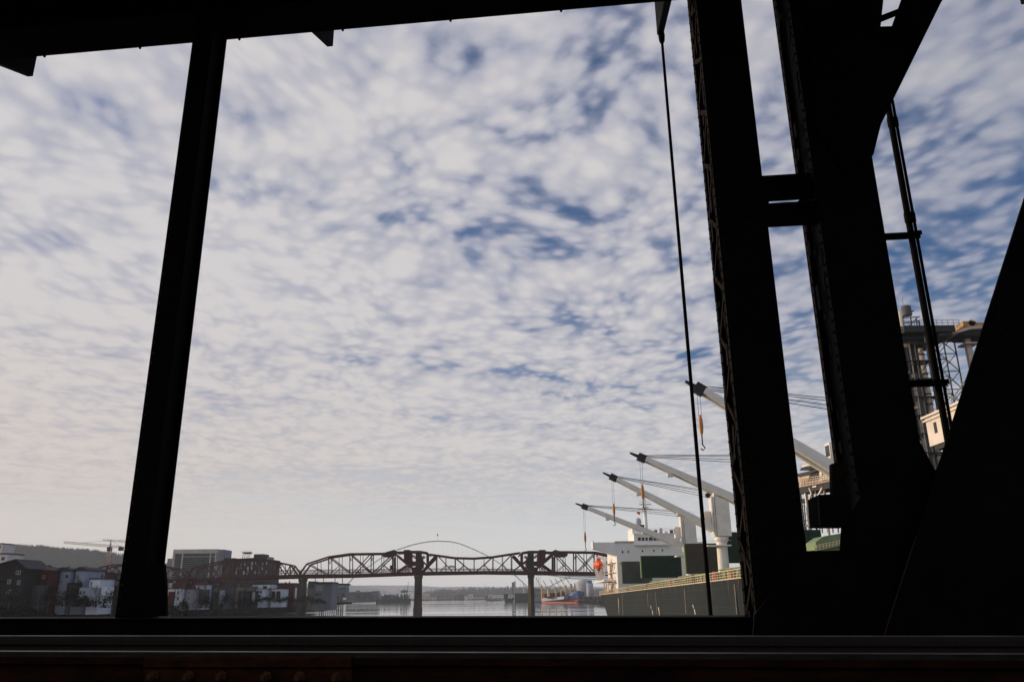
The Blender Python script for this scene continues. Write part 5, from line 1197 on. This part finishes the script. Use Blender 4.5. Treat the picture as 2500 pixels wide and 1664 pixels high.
def conifers(m, n, place, h0, h1, seed):
    r = random.Random(seed)
    for _ in range(n):
        p, sc = place(r); h = r.uniform(h0, h1) * sc; w = h * r.uniform(.16, .26); k = 5; a0 = r.uniform(0, 6)
        for (za, zb, f) in ((.08, .62, 1.0), (.38, 1.0, .62)):
            vs = [p + Vector((math.cos(a0 + 6.283 * i / k) * w * f, math.sin(a0 + 6.283 * i / k) * w * f, h * za)) for i in range(k)] + [p + Vector((0, 0, h * zb))]
            m.add(vs, [(i, (i + 1) % k, k) for i in range(k)])
def on_ridge(pts, Y, deep):
    def f(r):
        x = r.uniform(pts[0][0], pts[-1][0]); t = r.random() ** 1.6
        y = lerp(pts, x); p = at(x, y, Y); q = Vector((p.x * (1 - .25 * deep * t / Y), Y - .25 * deep * t, 5 + (p.z - 5) * (1 - .45 * t)))
        return q - Vector((0, 0, 3)), 1
    return f
part('forest', 'conifer', None, lambda m: conifers(m, 9000, on_ridge(RW[1:10], 2600, 1100), 9, 19, 11), kind='stuff', label='dark conifer forest covering the hill at the left')
WL = [(1020, 1452), (1040, 1447), (1060, 1444), (1091, 1441), (1108, 1445), (1129, 1439), (1170, 1440), (1200, 1438.5), (1240, 1437), (1300, 1439), (1400, 1441), (1500, 1441), (1640, 1440)]
ridge('wooded_shore', [(x, y + 9) for x, y in WL], 4200, 500, 'conifer_hazed', 0.5)
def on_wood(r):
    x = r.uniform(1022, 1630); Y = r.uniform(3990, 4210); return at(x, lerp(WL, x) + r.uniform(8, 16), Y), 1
part('forest', 'conifer_hazed', None, lambda m: conifers(m, 2600, on_wood, 16, 36, 12), kind='stuff', label='hazy wooded far shore behind the red bridge')
def far_bank(m):
    a = [ground(x, y) for x, y in ((846, 1474), (870, 1470.5), (930, 1468), (1002, 1466.5))]
    m.add([(p.x, p.y, -1) for p in a] + [(p.x - 30, p.y + 10, 4.5) for p in a] + [(p.x - 900, p.y + 300, 6) for p in a], [(i, i + 1, 5 + i, 4 + i) for i in range(3)] + [(4 + i, 5 + i, 9 + i, 8 + i) for i in range(3)])
part('far_bank', 'bank_soil', None, far_bank, kind='structure')
part('far_shore', 'bank_soil', None, lambda m: [m.box(-900, 2000, 2780, 4700, -2, 2.2)], kind='structure')
part('east_bank', 'bank_soil', None, lambda m: [m.box(91, 2600, -200, 1500, -2, 4.0), m.box(135, 2600, 1500, 2770, -2, 4)], kind='structure')

# ------------------------------------------------------------------ far riverside sheds, boats and ships
def shed(px0, px1, ptop, pbase, Y, mt_, label, roof='roof_dark', nwin=4, name='warehouse'):
    a, b = at(px0, pbase, Y), at(px1, ptop, Y); z0 = max(0.5, a.z)
    t = thing(name, label, 'building', ((a.x + b.x) / 2, Y, z0), 'far riverside buildings')
    part('wall', mt_, t, lambda m: m.box(a.x, b.x, Y, Y + 25, z0 - 1, b.z))
    h = (b.z - z0)
    part('roof', roof, t, lambda m: m.prism([(a.x - .6, Y - .6, b.z + .004), (b.x + .6, Y - .6, b.z + .004), (b.x + .6, Y + 12.5, b.z + h * .18), (a.x - .6, Y + 12.5, b.z + h * .18)], (0, 0, .5)))
    for k in range(nwin):
        x = a.x + (b.x - a.x) * (k + .3) / nwin; part('window', 'dark_glass', t, lambda m: m.box(x, x + (b.x - a.x) * .3 / nwin, Y - .1, Y - .005, z0 + h * .35, z0 + h * .7))
shed(845, 905, 1447, 1466, 1500, 'wall_grey', 'long grey shed on the far left bank', nwin=7)
shed(905, 924, 1445.5, 1465, 1520, 'tower_slate', 'taller grey shed at the end of the far left bank', nwin=3)
shed(938, 962, 1453, 1463, 1620, 'tower_slate', 'small dark shed near the tip of the far left bank', nwin=3)
shed(848, 866, 1456, 1468, 1380, 'wall_beige', 'low pale shed at the start of the far left bank', nwin=3)
shed(1022, 1047, 1450.5, 1461, 2790, 'terminal_cream', 'long cream shed on the far shore, right of the first pier', 'wall_white_shaded', 5)
shed(1068, 1106, 1454, 1461, 2800, 'tower_slate', 'dark low shed on the far shore mid-river', nwin=5)
shed(1118, 1133, 1451, 1461, 2795, 'wall_grey', 'grey shed on the far shore with two gables', nwin=3)
shed(1143, 1154, 1449.5, 1461, 2790, 'terminal_white', 'white tower-like shed on the far shore', nwin=2)
shed(1155, 1183, 1455, 1461, 2785, 'terminal_cream', 'low cream shed on the far shore right of the white one', nwin=5)
shed(1192, 1232, 1452, 1458, 2300, 'terminal_white', 'long white roofed shed behind the tug boats', 'wall_white_shaded', 5)
for i, (x0, x1, y) in enumerate(((1050, 1064, 1456), (1108, 1116, 1455), (1134, 1141, 1454), (1184, 1192, 1454), (925, 937, 1456), (868, 876, 1444))):
    shed(x0, x1, y, 1462, 2760 if i < 4 else 1640, ('terminal_cream', 'wall_grey', 'terminal_white', 'wall_grey', 'wall_white_shaded', 'tower_slate')[i], ('small tan hut on the far shore', 'small grey hut on the far shore', 'small white hut on the far shore', 'narrow grey hut by the tug boats', 'small white hut on the far left bank', 'narrow slate block on the far left bank')[i], nwin=2)
# dredge with a blue deckhouse and mast
dr = thing('dredge_barge', 'dark moored barge with a blue deckhouse and a tall mast', 'barge', (at(960, 1466, 1500).x, 1500, 0))
dx = lambda px: at(px, 1460, 1500).x
dz = lambda py: at(960, py, 1500).z
part('hull', 'barge_dark', dr, lambda m: m.prism([(dx(918), 1500, -1), (dx(1000), 1500, -1), (dx(1002), 1500, dz(1460.5)), (dx(918), 1500, dz(1461.5))], (0, 14, 0)))
part('deckhouse', 'tank_blue', dr, lambda m: m.prism([(dx(977), 1502, dz(1446)), (dx(993), 1502, dz(1446)), (dx(993), 1502, dz(1440.5)), (dx(984), 1502, dz(1439)), (dx(977), 1502, dz(1441.5))], (0, 8, 0)))
part('support', 'frame_steel', dr, lambda m: [m.beam((dx(x), 1505, dz(1461)), (dx(x + 1), 1505, dz(1446)), .9) for x in (979, 985, 991)])
part('mast', 'frame_steel', dr, lambda m: m.beam((dx(993.5), 1505, dz(1445)), (dx(995), 1505, dz(1419)), 1.0, 1.0, w2=.4, h2=.4))
part('boom', 'tank_blue', dr, lambda m: m.beam((dx(993), 1504, dz(1443.5)), (dx(1009), 1504, dz(1443.5)), .9))
rr = random.Random(9)
part('deck_gear', 'wall_grey', dr, lambda m: [m.box(dx(x), dx(x) + rr.uniform(1, 3), 1503, 1506, dz(1461), dz(rr.uniform(1449, 1457))) for x in [930 + 2.6 * k for k in range(27)]], kind='stuff')
for i, (x, y0, y1) in enumerate(((973, 1433, 1462), (968, 1444, 1462), (938, 1441, 1462), (895, 1439, 1466), (988, 1430, 1461))):
    one(MB().beam(at(x, y1, 1515), at(x, y0, 1515), .5, .5, w2=.25, h2=.25).beam(at(x - 3, y0 + 6, 1515), at(x + 3, y0 + 6, 1515), .2), 'moored_mast', 'frame_steel', ('slender mast rising left of the blue deckhouse', 'short mast two along from the blue deckhouse', 'mast above the small dark shed', 'mast above the long grey shed', 'mast leaning over the blue deckhouse')[i], 'mast')
# tug and launch at midstream right
def workboat(px, py, Y, L, label, hullm, hs=1.0):
    b = at(px, py, Y); b.z = 0
    t = thing('workboat', label, 'boat', b, 'work boats on the far river')
    part('hull', hullm, t, lambda m: m.prism([(b.x - L / 2, Y, -.4), (b.x + L / 2 - 1, Y, -.4), (b.x + L / 2, Y, 1.7 * hs), (b.x - L / 2 - .6, Y, 2.3 * hs)], (0, 5, 0)))
    part('cabin', 'wall_white_shaded', t, lambda m: m.box(b.x - L * .2, b.x + L * .2, Y + 1, Y + 4, 1.6 * hs, 4.6 * hs))
    part('wheelhouse', 'wall_grey', t, lambda m: m.box(b.x - L * .18, b.x, Y + 1.2, Y + 3.8, 4.603 * hs, 6.6 * hs))
    part('mast', 'frame_steel', t, lambda m: m.beam((b.x, Y + 2.4, 4.5), (b.x, Y + 2.4, 10 * hs), .25))
workboat(1200, 1465, 1950, 24, 'red-bowed work boat left of the lettered barge', 'barge_dark', 1.3)
workboat(1216, 1464.5, 2000, 14, 'small grey work boat beside the red-bowed one', 'wall_grey')
workboat(1225, 1464.5, 2050, 12, 'small pale launch nearest the lettered barge', 'wall_white_shaded')
one(MB().beam(at(1184, 1461, 2000), at(1184, 1423, 2000), .8, .8, w2=.3, h2=.3).beam(at(1184, 1440, 2000), at(1190, 1456, 2000), .3), 'derrick_mast', 'tank_grey', 'tall pale derrick mast behind the work boats', 'mast')
# dark lettered barge
YG = 1450.0
gb = thing('lettered_barge', 'dark steel barge with big white letters on its end, left of the second pier', 'barge', (at(1260, 1466, YG).x, YG, 0))
gx = lambda px: at(px, 1460, YG).x
gz = lambda py: at(1265, py, YG).z
part('hull', 'barge_dark', gb, lambda m: [m.prism([(gx(1233), YG, -1), (gx(1252), YG, -1), (gx(1258), YG, gz(1448)), (gx(1229), YG, gz(1449))], (0, 26, 0)), m.box(gx(1256), gx(1320), YG + 3, YG + 26, -1, gz(1447))])
part('lower_strake', 'frame_dark', gb, lambda m: m.box(gx(1262), gx(1322), YG + 1, YG + 2.9, -1, gz(1462)))
def txt(body, px0, px1, py0, py1, Y, parent, mt_, nm='lettering'):
    c = bpy.data.curves.new(nm, 'FONT'); c.body = body; c.extrude = .05; c.size = 1; c.offset = 0.03
    o = bpy.data.objects.new(nm, c); col.objects.link(o)
    bpy.context.view_layer.update(); w, h = o.dimensions.x, o.dimensions.y
    p, q = at(px0, py1, Y), at(px1, py0, Y)
    me = o.to_mesh().copy(); o.to_mesh_clear(); bpy.data.objects.remove(o)
    mn = [min(v.co[i] for v in me.vertices) for i in (0, 1)]
    for v in me.vertices:
        x, y, z = v.co; v.co = (p.x + (x - mn[0]) / w * (q.x - p.x), Y - z, p.z + (y - mn[1]) / h * (q.z - p.z))
    me.name = nm; me.materials.clear(); me.materials.append(MATS[mt_])
    o = bpy.data.objects.new(nm, me); col.objects.link(o); o.parent = parent; o.matrix_parent_inverse = Matrix.Translation(-total_loc(parent)); return o
txt('AIN', 1239.5, 1256, 1448.5, 1460, YG - .15, gb, 'letter_white')
part('deck_tower', 'wall_beige', gb, lambda m: [m.box(gx(1250), gx(1253.5), YG + 5, YG + 9, gz(1449), gz(1420))])
part('deck_tower', 'tank_grey', gb, lambda m: [m.prism([(gx(1253.6), YG + 5, gz(1449)), (gx(1259), YG + 5, gz(1449)), (gx(1259.5), YG + 5, gz(1417)), (gx(1257.5), YG + 5, gz(1417)), (gx(1251), YG + 5, gz(1424)), (gx(1253.6), YG + 5, gz(1427))], (0, 8, 0))])
part('stack', 'ship_white', gb, lambda m: [m.box(gx(1277.5), gx(1279.3), YG + 8, YG + 10, gz(1448), gz(1424))])
part('stack', 'terminal_cream', gb, lambda m: [m.box(gx(1281), gx(1284), YG + 8, YG + 11, gz(1448), gz(1431))])
part('derrick', 'tank_grey', gb, lambda m: [m.beam((gx(1266), YG + 9, gz(1448)), (gx(1271), YG + 9, gz(1425)), .7), m.beam((gx(1271), YG + 9, gz(1425)), (gx(1268), YG + 9, gz(1438)), .4)])
# buildings right of the second pier
shed(1304, 1322, 1441, 1466, 1400, 'tower_slate', 'dark quay building just right of the second pier', nwin=3)
for i, (x, y0) in enumerate(((1308, 1400), (1318, 1402), (1313, 1408))):
    one(MB().beam(at(x, 1445, 1420), at(x + (-1) ** i * 4, y0, 1420), .35).beam(at(x, 1445, 1421), at(x - (-1) ** i * 3, y0, 1421), .3), 'boom_pair', 'frame_steel', ('tall crossed booms right of the second pier', 'second pair of crossed booms right of the second pier', 'shorter boom pair between the crossed booms')[i], 'boom')
# blue and red bulk ship, bow towards us
YU = 1150.0
us = thing('blue_ship', 'blue hulled cargo ship with red bottom and yellow masts beyond the second pier', 'ship', (at(1370, 1470, YU).x, YU, 0))
ux = lambda px, Y=YU: at(px, 1460, Y).x
uz = lambda py: at(1370, py, YU).z
def hullstrip(m, zl, zr, zl2, zr2, xl=1323, xr=1412, xbow=1416):
    # the side runs away to the left; its bow stands nearest
    Yl, Yr = YU + 55, YU
    A, B, C = at(xl, 1460, Yl), at(xr, 1460, Yr), at(xbow + 12, 1460, YU + 18)
    vs = [(A.x, Yl, zl), (B.x, Yr, zr), (C.x, YU + 18, zr), (C.x, Yl + 20, zl), (A.x, Yl, zl2), (B.x + (zr2 - zr) * .25, Yr - (zr2 - zr) * .2, zr2), (C.x + (zr2 - zr) * .3, YU + 18, zr2), (C.x, Yl + 20, zl2)]
    m.hexa(vs)
part('bottom', 'ship_red', us, lambda m: hullstrip(m, -1, -1, uz(1467), uz(1461.5)))
part('side', 'ship_paleblue', us, lambda m: hullstrip(m, uz(1467) + .01, uz(1461.5) + .01, uz(1459), uz(1455), xr=1376, xbow=1378))
def bowblue(m):
    a, b = at(1376, 1460, YU + 22), at(1412, 1460, YU)
    z0, z1 = uz(1463) + .02, uz(1461.5) + .01; t0, t1 = uz(1454), uz(1441)
    c = at(1428, 1460, YU + 14)
    m.hexa([(a.x, a.y, z0), (b.x, b.y, z1), (c.x - 3, c.y, z1), (c.x - 3, c.y + 20, z0), (a.x, a.y, t0), (b.x - 1, b.y - 3, t1), (c.x, c.y, t1 - 2), (c.x, c.y + 20, t0)])
part('bow', 'ship_blue', us, bowblue)
txt('BULK', 1388, 1398, 1450.5, 1454, YU + 8.2, us, 'letter_white', 'bow_name') if False else None
part('bulb', 'ship_red', us, lambda m: m.lathe(at(1409, 1466.5, YU - 6), [(.4, -4), (1.8, -2.5), (2.2, 0), (2.2, 6)], 12, axis=(0, 1, 0)), smooth=True)
part('name_patch', 'letter_white', us, lambda m: [m.box(at(x, 1453, YU + 8).x, at(x + 1.7, 1453, YU + 8).x, YU + 5.5, YU + 5.9, uz(1453.3), uz(1451)) for x in (1388.5, 1391, 1393.5, 1396)], kind='stuff')
part('house', 'terminal_cream', us, lambda m: m.box(ux(1322, YU + 60), ux(1334, YU + 60), YU + 60, YU + 72, 3, uz(1441)))
part('house_front', 'orange', us, lambda m: m.box(ux(1322.5, YU + 59), ux(1329, YU + 59), YU + 59, YU + 59.9, 6, uz(1447)))
for x, yt in ((1335.5, 1447), (1347, 1446), (1359, 1446), (1371, 1444), (1383, 1443)):
    part('hatch_stack', 'ship_maroon', us, lambda m: m.box(ux(x - 5), ux(x + 5.5), YU + 26, YU + 44, uz(1458), uz(yt)))
for x, yt, w in ((1323, 1426, 1.4), (1340, 1433, 2.6), (1357.5, 1431, 1.4), (1370, 1429, 1.5), (1382, 1427, 1.8), (1395.5, 1424, 2.3)):
    ms = part('crane_post', 'ship_yellow', us, lambda m: m.lathe((ux(x, YU + 24), YU + 24, uz(1455)), [(w * .8, 0), (w * .75, uz(yt) - uz(1455))], 10))
    part('boom', 'ship_maroon', ms, lambda m: m.beam((ux(x, YU + 23), YU + 23, uz(yt + 8)), (ux(x - 14, YU + 23), YU + 23, uz(yt - 19)), .5, .6))
    part('stay', 'wire', ms, lambda m: m.beam((ux(x, YU + 23), YU + 23, uz(yt)), (ux(x - 14, YU + 23), YU + 23, uz(yt - 19)), .2))
part('foremast', 'ship_maroon', us, lambda m: [m.beam(at(1400, 1446, YU + 10), at(1403.5, 1421, YU + 10), .9), m.beam(at(1408, 1444, YU + 10), at(1403, 1421, YU + 10), .7)])
part('bow_gear', 'ship_maroon', us, lambda m: [m.box(ux(x, YU + 12), ux(x + 3, YU + 12), YU + 12, YU + 14, uz(1447), uz(y)) for x, y in ((1398, 1442), (1404, 1439), (1409, 1441), (1416, 1442), (1421, 1444))], kind='stuff')
# storage tank and blue silo at the right
tk_ = at(1428, 1466, 1330)
one(MB().lathe((tk_.x, 1330, 2), [(14, 0), (14, 24), (12.5, 28), (8, 31), (2, 32.5)], 28), 'storage_tank', 'tank_grey', 'pale domed storage tank behind the blue ship', 'tank', smooth=True)
sb = thing('blue_silo', 'grey silo with a blue head beside the domed tank', 'silo', (at(1441, 1466, 1280).x, 1280, 2))
sbx = at(1441, 1460, 1280).x
part('shaft', 'tank_grey', sb, lambda m: m.lathe((sbx, 1280, 2), [(5.2, 0), (5.2, at(1441, 1423, 1280).z - 2)], 20), smooth=True)
part('head', 'tank_blue', sb, lambda m: m.box(sbx - 3.2, sbx + 3.2, 1276, 1284, at(1441, 1423, 1280).z + .005, at(1441, 1415.5, 1280).z))
shed(1424, 1470, 1457, 1467, 1250, 'barge_dark', 'low dark quay building behind the ship stern', nwin=5)

# ------------------------------------------------------------------ the hazy air over the river valley
hm = bpy.data.materials.new('valley_haze'); hm.use_nodes = True
hn = hm.node_tree; hn.nodes.clear()
pv_ = hn.nodes.new('ShaderNodeVolumePrincipled'); pv_.inputs['Color'].default_value = (0.87, 0.935, 1.0, 1); pv_.inputs['Density'].default_value = 0.00009; pv_.inputs['Anisotropy'].default_value = 0.0
ho = hn.nodes.new('ShaderNodeOutputMaterial'); hn.links.new(pv_.outputs[0], ho.inputs['Volume'])
MATS['valley_haze'] = hm
hz_ = part('haze', 'valley_haze', None, lambda m: m.box(-6500, 6500, -700, 9300, -5, 330), kind='stuff', label='thin bluish haze filling the river valley')
